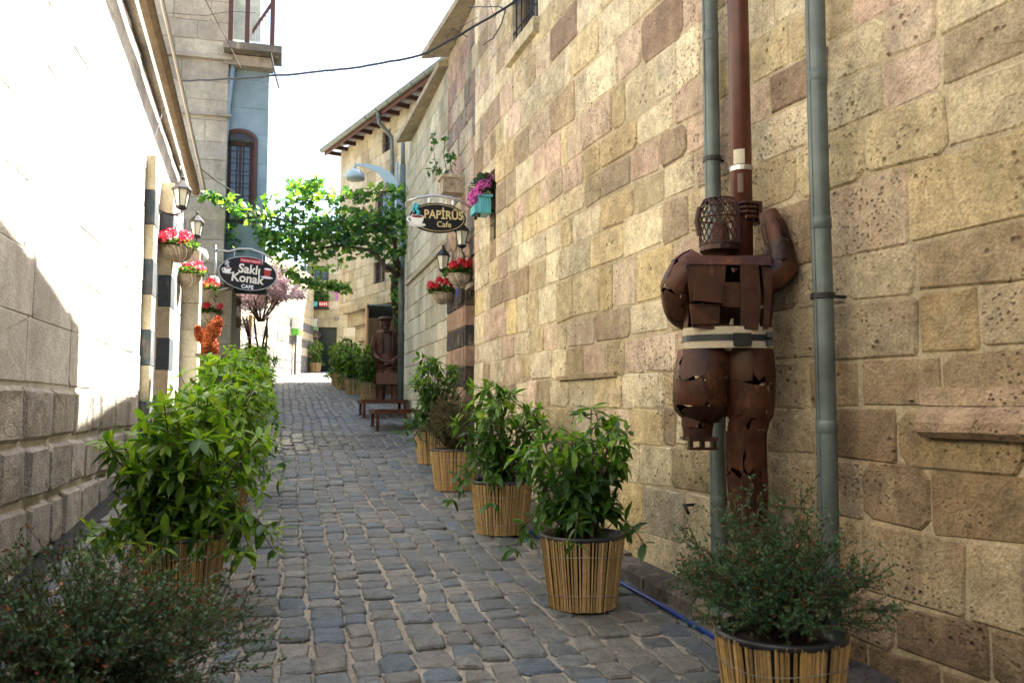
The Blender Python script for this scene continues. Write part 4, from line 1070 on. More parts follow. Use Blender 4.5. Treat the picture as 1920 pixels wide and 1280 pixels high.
for x in (-.055, 0, .055): build(MB().obox(bt + V((x, -.05, -.024)), (.009, 0, 0), (0, .02, 0), (0, 0, .016), (.7, .7, .7)), 'boot_cleat', M_RUST, clim)
build(MB().obox(bt + V((0, -.05, -.045)), (.068, 0, 0), (0, .03, 0), (0, 0, .006), (.8, .8, .8)), 'boot_sole', M_RUST, clim)
ft = at(1408, 985, D1 + .05); build(MB().obox(ft + V((0, .02, -.03)), (.06, 0, 0), (0, .10, 0), (0, 0, .035), (.8, .8, .8)), 'boot', M_RUST, clim)
# arms
def arm(pts, radii, vs, nu, nm):
    ps = [at(x, y, D1 + dd) for x, y, dd in pts]; ss = []
    for i, p in enumerate(ps):
        ax = ps[min(i + 1, len(ps) - 1)] - ps[max(i - 1, 0)]; ss.append(csec(p, radii[i], radii[i], ax))
    plates(ss, nu, vs, clim, nm, R, .06, .12, .07)
arm([(1312, 492, 0), (1288, 510, -.01), (1270, 545, 0), (1276, 582, .05), (1300, 602, .12)], [.075, .085, .078, .072, .06], [0, .25, .5, .75, 1], 5, 'arm_plate')
arm([(1300, 598, .12), (1345, 590, .19), (1388, 575, .15)], [.055, .045, .035], [0, .5, 1], 5, 'forearm_plate')
arm([(1425, 505, .02), (1448, 520, -.02), (1462, 505, -.02), (1462, 470, .0), (1452, 430, .02), (1440, 400, .05)], [.075, .082, .078, .066, .058, .045], [0, .22, .45, .65, .85, 1], 5, 'arm_plate')
# gloved hand closed round the pole
hp = at(1430, 392, D1 + .10)
for k in range(4):
    pts = [V((pp.x + .075, pp.y - .02, hp.z + .03 - .024 * k)), V((pp.x + .05, pp.y - .062, hp.z + .034 - .024 * k)), V((pp.x + .0, pp.y - .073, hp.z + .034 - .024 * k)), V((pp.x - .04, pp.y - .058, hp.z + .03 - .024 * k))]
    build(MB().tube(pts[:4 if k < 3 else 3], [.013, .012, .011, .009][:4 if k < 3 else 3], 6, (1, .9, .9)), 'finger', M_RUST, clim)
build(MB().obox(V((pp.x + .078, pp.y + .01, hp.z - .005)), (.018, 0, 0), (0, .045, 0), (0, 0, .055), (1.1, 1, 1)), 'palm', M_RUST, clim)
build(MB().tube([V((pp.x + .07, pp.y + .03, hp.z + .04)), V((pp.x + .04, pp.y + .065, hp.z + .06)), V((pp.x, pp.y + .07, hp.z + .065))], [.014, .012, .009], 6), 'thumb', M_RUST, clim)

# the apron figure by the ashlar wall
D2 = 20.4; R = random.Random(78)
apr = thing('apron_figure', 'rusted steel figure of a man in cap and apron with hands crossed', 'sculpture', onground(727, D2))
gz2 = g(*onground(727, D2)[:2])
S_ = lambda x, y, hw, th, dd=0: sec(x, y, hw, dd, th, D2)
body = [S_(727, 619, 12, .09), S_(727, 624, 22, .15), S_(726, 660, 21, .18), S_(727, 690, 22, .19), S_(728, 715, 24, .20), S_(728, 722, 22, .18)]
plates(body, 8, [0, .2, .42, .62, .82, 1.0], apr, 'body_plate', R, 0, .12, .04)
for x in (714, 741):
    plates([S_(x, 716, 9, .10), S_(x, 735, 8, .09), S_(x, 748, 8, .09)], 5, [0, .5, 1], apr, 'leg_plate', R, 0, .15, .04)
    q = onground(x, D2); build(MB().obox(q + V((0, -.06, .05)), (.085, 0, 0), (0, .17, 0), (0, 0, .04), (.9, .9, .9)), 'shoe', M_RUST, apr)
hd = at(723, 607, D2 - .03)
build(MB().lathe(hd, [(.07, -.22), (.075, -.14), (.095, -.11), (.12, -.04), (.125, .04), (.11, .10)], 12, (1, .9, .9)), 'head', M_RUST, apr)
build(MB().lathe(hd + V((0, -.02, .085)), [(.15, 0), (.175, .02), (.16, .06), (.10, .085), (.02, .09)], 14, (.75, .75, .75)), 'cap', M_RUST, apr)
build(MB().obox(hd + V((0, -.13, -.01)), (.018, 0, 0), (0, .03, 0), (0, .01, .035), (1.2, 1.1, 1)), 'nose', M_RUST, apr)
build(MB().obox(hd + V((0, -.10, -.10)), (.05, 0, 0), (0, .025, 0), (0, 0, .035), (.7, .7, .7)), 'beard', M_RUST, apr)
for x in (-1, 1):
    ps = [at(727 + 20 * x, 630, D2), at(727 + 24 * x, 662, D2 - .05), at(727 + 14 * x, 675, D2 - .22), at(727 - 6 * x, 682 + 3 * x, D2 - .30)]
    ss = [csec(p, r, r, ps[min(i + 1, 3)] - ps[max(i - 1, 0)]) for i, (p, r) in enumerate(zip(ps, (.10, .09, .075, .05)))]
    plates(ss, 5, [0, .34, .67, 1.0], apr, 'arm_plate', R, 0, .18, .05)
    h_ = ps[3]
    for k in range(4): build(MB().tube([h_ + V((-.01 * x, -.01, .02 - .018 * k)), h_ + V((-.06 * x, -.03, .0 - .02 * k)), h_ + V((-.09 * x, -.01, -.025 - .02 * k))], [.012, .011, .008], 5), 'finger', M_RUST, apr)
    build(MB().tube([at(727 + 9 * x, 624, D2 - .12), at(727 + 10 * x, 645, D2 - .205), at(727 + 9 * x, 662, D2 - .215)], .022, 5, (.35, .4, .4)), 'strap', M_RUST, apr)
build(MB().add([at(706, 698, D2 - .23), at(751, 700, D2 - .23), at(752, 720, D2 - .25), at(706, 720, D2 - .25), at(706, 698, D2 - .21), at(751, 700, D2 - .21), at(752, 720, D2 - .23), at(706, 720, D2 - .23)], [(0, 1, 2, 3), (4, 5, 6, 7), (0, 1, 5, 4), (2, 3, 7, 6), (0, 3, 7, 4), (1, 2, 6, 5)], (1.2, 1.1, 1)), 'apron', M_RUST, apr)

# ================================================================== SIGNS
def text_mesh(txt, size, mat, M, parent, name='lettering', t=(1, 1, 1), bold=0, ext=.004, sx=1):
    cu = bpy.data.curves.new('txt', 'FONT'); cu.body = txt; cu.size = size; cu.align_x = 'CENTER'; cu.align_y = 'CENTER'; cu.extrude = ext; cu.offset = bold; cu.resolution_u = 4
    ob = bpy.data.objects.new('txt', cu); col.objects.link(ob); bpy.context.view_layer.update()
    me = bpy.data.meshes.new_from_object(ob.evaluated_get(bpy.context.evaluated_depsgraph_get()))
    bpy.data.objects.remove(ob); me.name = name
    if 'tint' not in me.color_attributes: me.color_attributes.new('tint', 'FLOAT_COLOR', 'POINT')
    me.color_attributes['tint'].data.foreach_set('color', np.tile(np.array([*t, 1], np.float32), len(me.vertices)))
    me.materials.clear(); me.materials.append(mat)
    o = bpy.data.objects.new(name, me); col.objects.link(o); o.parent = parent
    o.matrix_basis = Matrix.Translation(-WORG[parent.name]) @ M @ Matrix.Diagonal((sx, 1, 1, 1)); return o
def ell(c, ax, az, ny, a, b, th, n=48):
    r = [c + ax * (a * math.cos(t)) + az * (b * math.sin(t)) for t in [2 * math.pi * i / n for i in range(n)]]
    return MB().rings([[p - ny * th for p in r], [p + ny * th for p in r]])
def poly(pts, c, ax, az, off, ny, t, th=.003):
    f = [c + ax * x + az * y + ny * off for x, y in pts]; n = len(f)
    return MB().add(f + [p + ny * th for p in f], [tuple(range(n)), tuple(range(n, 2 * n))] + [(i, (i + 1) % n, n + (i + 1) % n, n + i) for i in range(n)], t)
def frame_m(c, ax, az, ny): return Matrix(((ax.x, az.x, ny.x, c.x), (ax.y, az.y, ny.y, c.y), (ax.z, az.z, ny.z, c.z), (0, 0, 0, 1)))
def oval(cx, cy, a, b, n=20, a0=0, a1=2 * math.pi): return [(cx + a * math.cos(a0 + (a1 - a0) * i / (n - 1 if a1 - a0 < 6 else n)), cy + b * math.sin(a0 + (a1 - a0) * i / (n - 1 if a1 - a0 < 6 else n))) for i in range(n)]
def cup(root, c, ax, az, ny, x, y, s, steam, cupc=(.80, .80, .78)):
    for k, (pts, t) in enumerate(((oval(x, y - .95 * s, 1.05 * s, .26 * s), (.62, .62, .6)), ([(x - .8 * s, y)] + oval(x, y - .1 * s, .8 * s, .85 * s, 14, math.pi, 2 * math.pi) + [(x + .8 * s, y)], cupc), (oval(x, y, .8 * s, .22 * s), (.9, .9, .88)), (oval(x, y, .68 * s, .16 * s), (.20, .045, .035)))):
        build(poly(pts, c, ax, az, .022 + .003 * k, ny, t), ('saucer', 'cup', 'cup_rim', 'coffee')[k], M_CREAM, root)
    build(MB().tube([c + ax * (x - .78 * s + .36 * s * math.cos(q)) + az * (y - .38 * s + .3 * s * math.sin(q)) + ny * .024 for q in [math.pi * .4 + 1.25 * math.pi * i / 8 for i in range(9)]], .09 * s, 5, cupc), 'cup_handle', M_CREAM, root)
    if steam:
        pts = [(0, .15), (.2, .5), (-.15, .9), (.15, 1.35), (-.25, 1.5), (-.45, 1.2)]
        build(MB().tube([c + ax * (x + q * s) + az * (y + w * s) + ny * .03 for q, w in pts], [.2 * s, .22 * s, .2 * s, .2 * s, .16 * s, .1 * s], 6, steam), 'steam', M_CREAM, root)
        build(MB().tube([c + ax * (x + q * s) + az * (y + w * s) + ny * .03 for q, w in [(-.3, .5), (-.5, .75), (-.6, .95), (-.3, 1.1), (.1, 1.05)]], [.08 * s, .14 * s, .15 * s, .13 * s, .08 * s], 6, steam), 'steam', M_CREAM, root)
D3 = 10.5; c3 = at(821, 409, D3); ny = -S3
sg1 = thing('cafe_sign', 'oval black sign reading Papirus Cafe hanging from a curved steel arm', 'sign', c3)
a3, b3 = 54 * D3 / FPX, 28.5 * D3 / FPX
build(ell(c3, N3, Z3, S3, a3, b3, .018), 'board', M_BOARD, sg1)
build(MB().tube([c3 + N3 * (a3 * .93 * math.cos(t)) + Z3 * (b3 * .90 * math.sin(t)) + ny * .02 for t in [2 * math.pi * i / 48 for i in range(49)]], .004, 5, (.55, .44, .2)), 'border_line', M_CREAM, sg1)
text_mesh('PAPİRÜS', .148, M_CREAM, frame_m(c3 + N3 * .068 + Z3 * .035 + ny * .021, N3, Z3, ny), sg1, 'lettering', (.62, .50, .24), .003, sx=.86)
text_mesh('Cafe', .10, M_CREAM, frame_m(c3 + N3 * .075 - Z3 * .083 + ny * .021, N3, Z3, ny), sg1, 'lettering', (.62, .50, .24), .001)
cup(sg1, c3, N3, Z3, ny, -.265, .0, .105, (.03, .36, .46))
arc = [at(x, y, D3) for x, y in ((764, 377), (785, 370), (815, 366), (845, 370), (868, 379))] + [st(uv(c3)[0], 2.33, at(886, 392, D3).z)]
build(MB().tube(arc, .016, 8), 'bracket_arm', M_STEEL, sg1, smooth=True)
for x, y in ((805, 368), (849, 372)):
    q = at(x, y, D3); build(MB().tube([q, V((q.x, q.y, c3.z + b3 * .85))], .007, 6), 'hanger', M_STEEL, sg1)
    build(MB().lathe(V((q.x, q.y, q.z - .07)), [(.008, .05), (.02, .03), (.02, 0), (.008, -.02)], 8, (.8, .8, .78)), 'spot_lamp', M_CREAM, sg1)
D4 = 16.0; c4 = at(465, 513, D4); ax4 = (N3 * math.cos(.10) - Z3 * math.sin(.10)); az4 = (Z3 * math.cos(.10) + N3 * math.sin(.10))
sg2 = thing('cafe_sign', 'oval black sign reading Sakli Konak Cafe hanging below the blue bay', 'sign', c4)
a4, b4 = 53 * D4 / FPX, 32 * D4 / FPX
build(ell(c4, ax4, az4, S3, a4, b4, .02), 'board', M_BOARD, sg2)
build(MB().tube([c4 + ax4 * (a4 * .985 * math.cos(t)) + az4 * (b4 * .985 * math.sin(t)) + ny * .02 for t in [2 * math.pi * i / 48 for i in range(49)]], .007, 5, (.5, .5, .5)), 'border_line', M_CREAM, sg2)
text_mesh('Saklı', .235, M_CREAM, frame_m(c4 + ax4 * .02 + az4 * .075 + ny * .024, ax4, az4, ny), sg2, 'lettering', (.74, .70, .58), .006, sx=.95)
text_mesh('Konak', .235, M_CREAM, frame_m(c4 + ax4 * .0 - az4 * .10 + ny * .024, ax4, az4, ny), sg2, 'lettering', (.74, .70, .58), .006, sx=.95)
text_mesh('CAFE', .095, M_CREAM, frame_m(c4 + ax4 * .02 - az4 * .255 + ny * .024, ax4, az4, ny), sg2, 'lettering', (.8, .8, .78), .003)
build(poly([(-.17, .20), (.22, .20), (.22, .28), (-.17, .28)], c4, ax4, az4, .022, ny, (.45, .02, .03)), 'red_band', M_CREAM, sg2)
text_mesh('Kredi Kartı Geçerlidir', .052, M_CREAM, frame_m(c4 + ax4 * .025 + az4 * .24 + ny * .028, ax4, az4, ny), sg2, 'lettering', (.85, .8, .8), 0, .002, sx=.78)
cup(sg2, c4, ax4, az4, ny, -.375, .05, .085, (.55, .55, .55))
build(poly([(.30, -.02), (.40, -.02), (.42, .12), (.28, .12)], c4, ax4, az4, .022, ny, (.35, .02, .02)), 'tea_glass', M_CREAM, sg2)
build(poly(oval(.35, -.03, .11, .025), c4, ax4, az4, .026, ny, (.7, .7, .7)), 'tea_saucer', M_CREAM, sg2)
build(poly(oval(.35, .13, .07, .02), c4, ax4, az4, .026, ny, (.8, .75, .7)), 'glass_rim', M_CREAM, sg2)
arm_ = [at(x, y, D4) for x, y in ((404, 468), (430, 471), (448, 466), (470, 466), (492, 474), (512, 486))]
build(MB().tube(arm_, .02, 8), 'bracket_arm', M_STEEL, sg2, smooth=True)
w0 = at(404, 468, D4); build(MB().tube([at(404, 460, D4 ), at(404, 548, D4)], .022, 8), 'bracket_post', M_STEEL, sg2, smooth=True)
build(MB().tube([at(404, 486, D4), st(ut + .02, uv(w0)[1] - .05, at(404, 486, D4).z)], .014, 6), 'wall_tie', M_STEEL, sg2)
build(MB().tube([at(404, 545, D4), at(428, 540, D4)], .014, 6), 'bracket_strut', M_STEEL, sg2)
for x, y in ((440, 468), (492, 474)): build(MB().tube([at(x, y, D4), at(x, y + 22, D4)], .008, 5), 'hanger', M_STEEL, sg2)

# ================================================================== LANTERNS, STREET LAMP, CABLES
def lantern(px_, py, d, wallp, label, s=1.0, up=True):
    c = at(px_, py, d); root = thing('wall_lantern', label, 'lantern', c, 'black wall lanterns')
    n = 6
    H = lambda r, z: [c + V((r * s * math.cos(a), r * s * math.sin(a), z * s)) for a in [2 * math.pi * (i + .5) / n for i in range(n)]]
    gl = build(MB().rings([H(.062, -.14), H(.10, .06)], (1, 1, .9)), 'glass', M_MILK, root)
    for i in range(n):
        a = H(.065, -.14)[i]; b = H(.104, .06)[i]; build(MB().tube([a, b], .007 * s, 4), 'frame_bar', M_IRON, root)
    build(MB().rings([H(.128, .06), H(.12, .085), H(.06, .15), H(.045, .165), H(.02, .19), H(.02, .21), H(.028, .225), H(.006, .25)]), 'cap', M_IRON, root)
    build(MB().rings([H(.03, -.19), H(.075, -.16), H(.07, -.14)]), 'base', M_IRON, root)
    w = V(wallp); q = c - Z3 * .19 * s
    build(MB().tube([q, q - Z3 * .04, q.lerp(w, .4) - Z3 * .07, q.lerp(w, .8) - Z3 * .03, w], .011 * s, 6), 'arm', M_IRON, root, smooth=True)
    d3 = (w - q); d3.z = 0; d3 = d3.normalized()
    build(MB().obox(w, d3 * .012, d3.cross(Z3) * .03, Z3 * .07), 'wall_plate', M_IRON, root)
LW = lambda c: st(uv(c)[0] + .25, VL + .0, c.z - .12)
c = at(341, 366, 10.6); lantern(341, 366, 10.6, st(uv(c)[0] - .1, VL + .01, c.z - .22), 'black wall lantern over the topmost flower basket by the verge beam', 1.0)
c = at(369, 425, 12.9); lantern(369, 425, 12.9, st(uv(c)[0] + .2, VL + .01, c.z - .2), 'black wall lantern half hidden behind the red flowers', .95)
c = at(866, 442, 10.7); lantern(866, 442, 10.7, st(uv(c)[0] + .15, VP_ - .0, c.z - .22), 'black wall lantern under the oval coffee cup sign', .85)
c = at(831, 488, 11.9); lantern(831, 488, 11.9, st(uv(c)[0] + .1, VP_ + .0, c.z - .22), 'black wall lantern beside the pale ashlar wall', .9)
# globe lamps under the tower
for (x, y, d, lb) in ((376, 480, 13.6, 'white globe lamp in wire cage behind the flower baskets'), (400, 530, 15.3, 'small dim globe lamp below the sign bracket')):
    c = at(x, y, d); gl = thing('globe_lamp', lb, 'lamp', c)
    build(MB().lathe(c, [(.02, -.13), (.09, -.10), (.13, 0), (.09, .10), (.02, .13)], 16, (1.4, 1.4, 1.5)), 'globe', M_MILK, gl, smooth=True)
    for k in range(3): build(MB().tube([c + V((.138 * math.cos(q) * math.cos(k * 1.05), .138 * math.cos(q) * math.sin(k * 1.05), .138 * math.sin(q))) for q in [2 * math.pi * i / 20 for i in range(21)]], .006, 4), 'cage_wire', M_IRON, gl)
    w = st(uv(c)[0] + .1, VL - .02, c.z) if d < 14 else st(ut + .9, uv(c)[1] - .1, c.z)
    build(MB().tube([c - N3 * .13, w], .012, 6), 'bracket', M_IRON, gl)
D5 = 19.5; hc = at(665, 330, D5)
lamp = thing('street_lamp', 'pale grey dome street lamp on a curved tapering arm', 'street lamp', at(750, 350, D5))
build(MB().lathe(hc, [(.235, -.08), (.24, -.03), (.225, .03), (.17, .11), (.09, .155), (.03, .17)], 24), 'dome', M_LAMP, lamp, smooth=True)
build(MB().lathe(hc, [(.236, -.078), (.18, -.10), (.02, -.105)], 24, (.55, .6, .6)), 'lens', M_MILK, lamp, smooth=True)
build(MB().lathe(hc, [(.03, .16), (.045, .2), (.02, .26), (.008, .30)], 10), 'finial', M_LAMP, lamp)
mb = MB(); rs = []
for (x, y, hw) in ((667, 309, 2), (690, 311, 4), (712, 319, 7), (728, 333, 10), (740, 352, 11)):
    p = at(x, y, D5); dx = V((1, 0, -.35)).normalized(); r = hw * D5 / FPX
    nrm = V((.5, 0, .85)) if x < 720 else V((.85, 0, .5)); nrm.normalize()
    rs.append([p + nrm * r + V((0, -.03, 0)), p + nrm * r + V((0, .03, 0)), p - nrm * r + V((0, .03, 0)), p - nrm * r + V((0, -.03, 0))])
mb.rings(rs); build(mb, 'arm', M_LAMP, lamp)
q = at(741, 640, D5); build(MB().tube([V((q.x, q.y, at(741, 470, D5).z)), V((q.x, q.y, at(741, 305, D5).z))], .03, 8), 'mounting_post', M_LAMP, lamp, smooth=True)
q2 = at(752, 640, D5); pq = thing('utility_pole', 'grey steel utility pole behind the vine trunk', 'pole', V((q2.x, q2.y, g(q2.x, q2.y))))
build(MB().tube([V((q2.x, q2.y, g(q2.x, q2.y))), V((q2.x, q2.y, at(752, 310, D5).z))], .07, 12), 'lower_shaft', M_ZINC, pq, smooth=True)
build(MB().tube([V((q2.x, q2.y, at(752, 311, D5).z)), V((q2.x, q2.y, at(752, 255, D5).z))], .05, 12), 'upper_shaft', M_ZINC, pq, smooth=True)
for y in (330, 420): build(MB().tube([at(741, y, D5), at(752, y, D5)], .02, 6), 'clamp', M_LAMP, lamp)
def cable(pts, r, label, name='cable', sag=.0, twigs=0, mat=None):
    R = random.Random(len(label)); mb = MB(); P = []
    for a, b in zip(pts[:-1], pts[1:]):
        n = 14
        for i in range(n): t = i / n; P.append(a.lerp(b, t) - Z3 * (sag * 4 * t * (1 - t)) + V((0, 0, R.uniform(-.006, .006))))
    P.append(pts[-1]); mb.tube(P, r, 6)
    for i in range(twigs):
        p = P[R.randrange(2, len(P) - 2)]; mb.tube([p, p + rvec(R) * .08, p + rvec(R) * .16], .003, 4)
    return tag(build(mb, name, mat or M_IRON), label, 'cable')
ce = on_r(7.95, 5.42, -.05)
cable([at(340, 152, 11.2), at(600, 134, 9.8), at(790, 104, 8.8), ce], .013, 'thick black cable slung across the lane from the barred window', sag=.02, twigs=14)
cable([at(878, 14, 9.0), at(935, 12, 8.3), at(948, 20, 8.1), at(940, 45, 8.1), at(925, 72, 8.25), at(905, 85, 8.5)], .006, 'thin wire looping beside the barred window', sag=.0)
cable([at(308, 200, 10.0), at(280, 290, 9.0), at(238, 390, 8.0)], .006, 'thin wire drooping down the sunlit wall', sag=0)
cable([at(337, 285, 12.6), at(338, 330, 12.0), at(341, 348, 10.7)], .012, 'dark lead running from the verge beam to the lantern')
cable([at(370, 310, 13.6), at(400, 335, 14.5), at(440, 362, 16.0)], .012, 'old cable from the verge beam to the vine garland')
cable([at(385, 0, 16), at(425, 75, 15.9), at(452, 128, 15.8)], .010, 'dry stem dangling in front of the tan tower', name='dry_stem', mat=M_BARK)
cable([at(508, 100, 16), at(515, 135, 16), at(523, 165, 16)], .02, 'short iron rod hanging off the balcony corner', name='rod')
cable([at(310, 24, 15.8), at(385, 30, 15.9), at(430, 22, 16.0), at(480, 24, 16.1)], .005, 'thin wire strung along the tower under the balcony')

# ================================================================== FLOWER BASKETS
def flower_tmpl(R, r, n, c0, c1, pet=.016):
    mb = MB()
    for i in range(n):
        d = rvec(R); 
        if d.z < -.3: d.z = -d.z
        p = d * r * R.uniform(.75, 1.0); k = R.random()
        c = V(c0).lerp(V(c1), k)
        for j in range(3):
            o = d.orthogonal(); o.rotate(Matrix.Rotation(j * 2.09 + R.random(), 3, d)); M = basis((o + d * .35), d, p, pet * R.uniform(.8, 1.3))
            mb.tmpl(PET, M, tuple(c), R.uniform(.7, 1.2))
    return mb
PET = template(MB().add([(0, 0, 0), (.6, -.55, .08), (1.15, -.3, 0), (1.15, .3, 0), (.6, .55, .08)], [(0, 1, 2, 3, 4)]))
GLEAF = template(MB().add([(0, 0, 0)] + [(.55 + .5 * math.cos(a), .5 * math.sin(a), .08 * (-1) ** i) for i, a in enumerate([2 * math.pi * k / 9 for k in range(9)])], [(0, i, i % 9 + 1) for i in range(1, 10)]))
def flower_mesh(seed, r, n, c0, c1, pet=.016):
    return mesh_of(flower_tmpl(random.Random(seed), r, n, c0, c1, pet), M_PETAL, (0, 0, 0), name='flower')
FR = [flower_mesh(i, .052, 26, (.50, .006, .012), (.72, .03, .05)) for i in range(3)]
FP = [flower_mesh(9 + i, .052, 26, (.65, .02, .09), (.80, .10, .16)) for i in range(3)]
FM = [flower_mesh(19 + i, .05, 24, (.55, .05, .38), (.75, .22, .55)) for i in range(2)]
FO = [flower_mesh(29 + i, .04, 20, (.70, .04, .015), (.85, .16, .06)) for i in range(2)]
FW = [flower_mesh(39, .03, 9, (.8, .8, .78), (.85, .85, .8), .014)]
def basket(px_, py, d, r, flowers, label, hang, seed, nfl=10, extra=(), lean=0, group='hanging flower baskets'):
    R = random.Random(seed); c = at(px_, py, d)           # centre of the rim
    root = thing('flower_basket', label, 'flower basket', c, group)
    mb = MB()
    prof = [(r, 0), (r * .97, -r * .25), (r * .82, -r * .55), (r * .5, -r * .82), (r * .12, -r * .95)]
    mb.lathe(c, prof, 18, (.8, .8, .8)); 
    for i in range(26):
        a = 2 * math.pi * i / 26 + R.uniform(-.05, .05); k = R.uniform(.6, 1.35)
        mb.tube([c + V(((q + .004) * math.cos(a + .1 * j), (q + .004) * math.sin(a + .1 * j), z)) for j, (q, z) in enumerate(prof)], .008, 4, (k, k, k))
    build(mb, 'bowl', M_WICKER, root, c)
    build(MB().tube([c + V(((r + .006) * math.cos(a), (r + .006) * math.sin(a), .006)) for a in [2 * math.pi * i / 24 for i in range(25)]], .011, 6, (.9, .8, .7)), 'rim', M_WICKER, root)
    for i in range(nfl):
        a = R.uniform(0, 6.283); q = r * math.sqrt(R.random()) * 1.3; me = R.choice(R.choice((flowers,) * 4 + tuple(extra) if extra else (flowers,)))
        o = bpy.data.objects.new('flower', me); col.objects.link(o); o.parent = root
        o.location = (q * math.cos(a), q * math.sin(a), r * R.uniform(.6, 1.35) * (1 - .3 * (q / r) ** 2)); o.rotation_euler = (R.uniform(-.4, .4), R.uniform(-.4, .4), a); s = R.uniform(.8, 1.25); o.scale = (s, s, s)
    lf = MB()
    for i in range(260):
        a = R.uniform(0, 6.283); q = r * math.sqrt(R.random()) * 1.3; z = r * R.uniform(-.05, .9) * (1.1 - .5 * (q / r))
        dv = V((math.cos(a), math.sin(a), R.uniform(-.3, .6)))
        lf.tmpl(GLEAF, basis(dv, (Z3 + rvec(R) * .6).normalized(), c + V((q * math.cos(a) * .9, q * math.sin(a) * .9, z)), R.uniform(.035, .06)), R.choice([(.03, .075, .018), (.045, .11, .025), (.02, .05, .015), (.09, .16, .03)]))
    build(lf, 'foliage', M_LEAF, root, c, kind='stuff')
    h = V(hang)
    for k in range(3):
        a = 2.09 * k + .4; build(MB().tube([c + V((r * math.cos(a), r * math.sin(a), .01)), h], .0035, 4), 'hanger_wire', M_IRON, root)
    return root, c
def wall_arm(h, w, root):
    h = V(h); w = V(w)
    build(MB().tube([h, h.lerp(w, .5) + Z3 * .02, w], .010, 6), 'bracket', M_IRON, root)
bl = [(334, 466, 10.8, .185, FP, 'pink-red geranium basket under the wall lantern', 1, 24, (FO,)), (353, 517, 12.9, .18, FP, 'pink and white geranium basket between two red ones', 2, 24, (FO, FW)),
      (384, 546, 15.0, .175, FO, 'orange-red geranium basket nearest the black oval sign', 3, 17, (FR,)), (394, 589, 15.6, .175, FR, 'red geranium basket above the orange animal figure', 4, 17, (FW,))]
for (x, y, d, r, fl, lb, sd, nf_, ex) in bl:
    c = at(x, y, d); h = c + Z3 * .42
    root, c = basket(x, y, d, r, fl, lb, h, 200 + sd, nf_, ex)
    w = st(uv(c)[0], VL - .02, c.z + .44) if d < 14 else st(ut + .92, uv(c)[1] - .05, c.z + .44)
    wall_arm(h, w, root)
for (x, y, d, r, lb, sd) in ((862, 516, 10.75, .145, 'red geranium basket hanging beside the house number plate', 7), (829, 551, 11.9, .15, 'red geranium basket low on the pale ashlar wall', 8)):
    c = at(x, y, d); h = c + Z3 * .40; root, c = basket(x, y, d, r, FR, lb, h, 300 + sd, 16)
    wall_arm(h, st(uv(c)[0] + .02, VP_ + .03, c.z + .42), root)
# turquoise planter shaped like a little car, with pink flowers
cp = on_r(8.78, at(908, 398, 8.85).z, .10); tq = thing('car_planter', 'turquoise tin planter shaped like a small car on the wall', 'planter', cp)
tt = V((on_r(8.9, 0) - on_r(8.8, 0))); tt.z = 0; tt.normalize(); nn = V((path_r(s_of(8.85))[1].x, path_r(s_of(8.85))[1].y, 0))
build(MB().obox(cp + Z3 * .03, tt * .11, nn * .065, Z3 * .085), 'body', M_TURQ, tq)
build(MB().obox(cp + Z3 * .125 - tt * .02, tt * .12, nn * .075, Z3 * .012, (1.1, 1.1, 1.1)), 'roof_rim', M_TURQ, tq)
build(MB().obox(cp - Z3 * .01 + nn * .085, tt * .10, nn * .022, Z3 * .04, (.8, .9, .9)), 'bonnet', M_TURQ, tq)
for k in range(5): build(MB().obox(cp + Z3 * .03 - tt * .112 + nn * (-.05 + .025 * k), tt * .006, nn * .005, Z3 * .07, (1.2, 1.15, 1.1)), 'rib', M_TURQ, tq)
for s_ in (-1, 1): build(MB().lathe(cp - Z3 * .06 + tt * .07 * s_ + nn * .06, [(.001, -.015), (.032, -.015), (.032, .015), (.001, .015)], 12, ax=(tt, Z3, nn)), 'wheel', M_PLASTIC, tq)
build(MB().tube([cp - nn * .08, cp - nn * .15], .012, 6), 'bracket', M_IRON, tq)
R = random.Random(41); pk = thing('pink_geranium', 'bright pink flowers spilling out of the turquoise planter', 'flowers', cp + Z3 * .13)
lf = MB()
for i in range(120):
    v_ = rvec(R); p = cp + Z3 * .22 + tt * v_.x * .15 + nn * (v_.y * .13) + Z3 * v_.z * .11
    lf.tmpl(GLEAF, basis(v_, (Z3 + rvec(R) * .6).normalized(), p, R.uniform(.05, .075)), R.choice([(.02, .05, .02), (.03, .07, .025)]))
build(lf, 'foliage', M_LEAF, pk, cp + Z3 * .13, kind='stuff')
for i in range(20):
    t = (i % 11) / 10; p = at(884 + 32 * t, 376 - 38 * t, 8.62 + .1 * R.random()); o = bpy.data.objects.new('flower', FM[i % 2]); col.objects.link(o); o.parent = pk
    o.location = p - WORG[pk.name] + rvec(R) * .02; o.rotation_euler = (R.uniform(-.6, .6), R.uniform(-.6, .6), i); s = R.uniform(.85, 1.2); o.scale = (s,) * 3
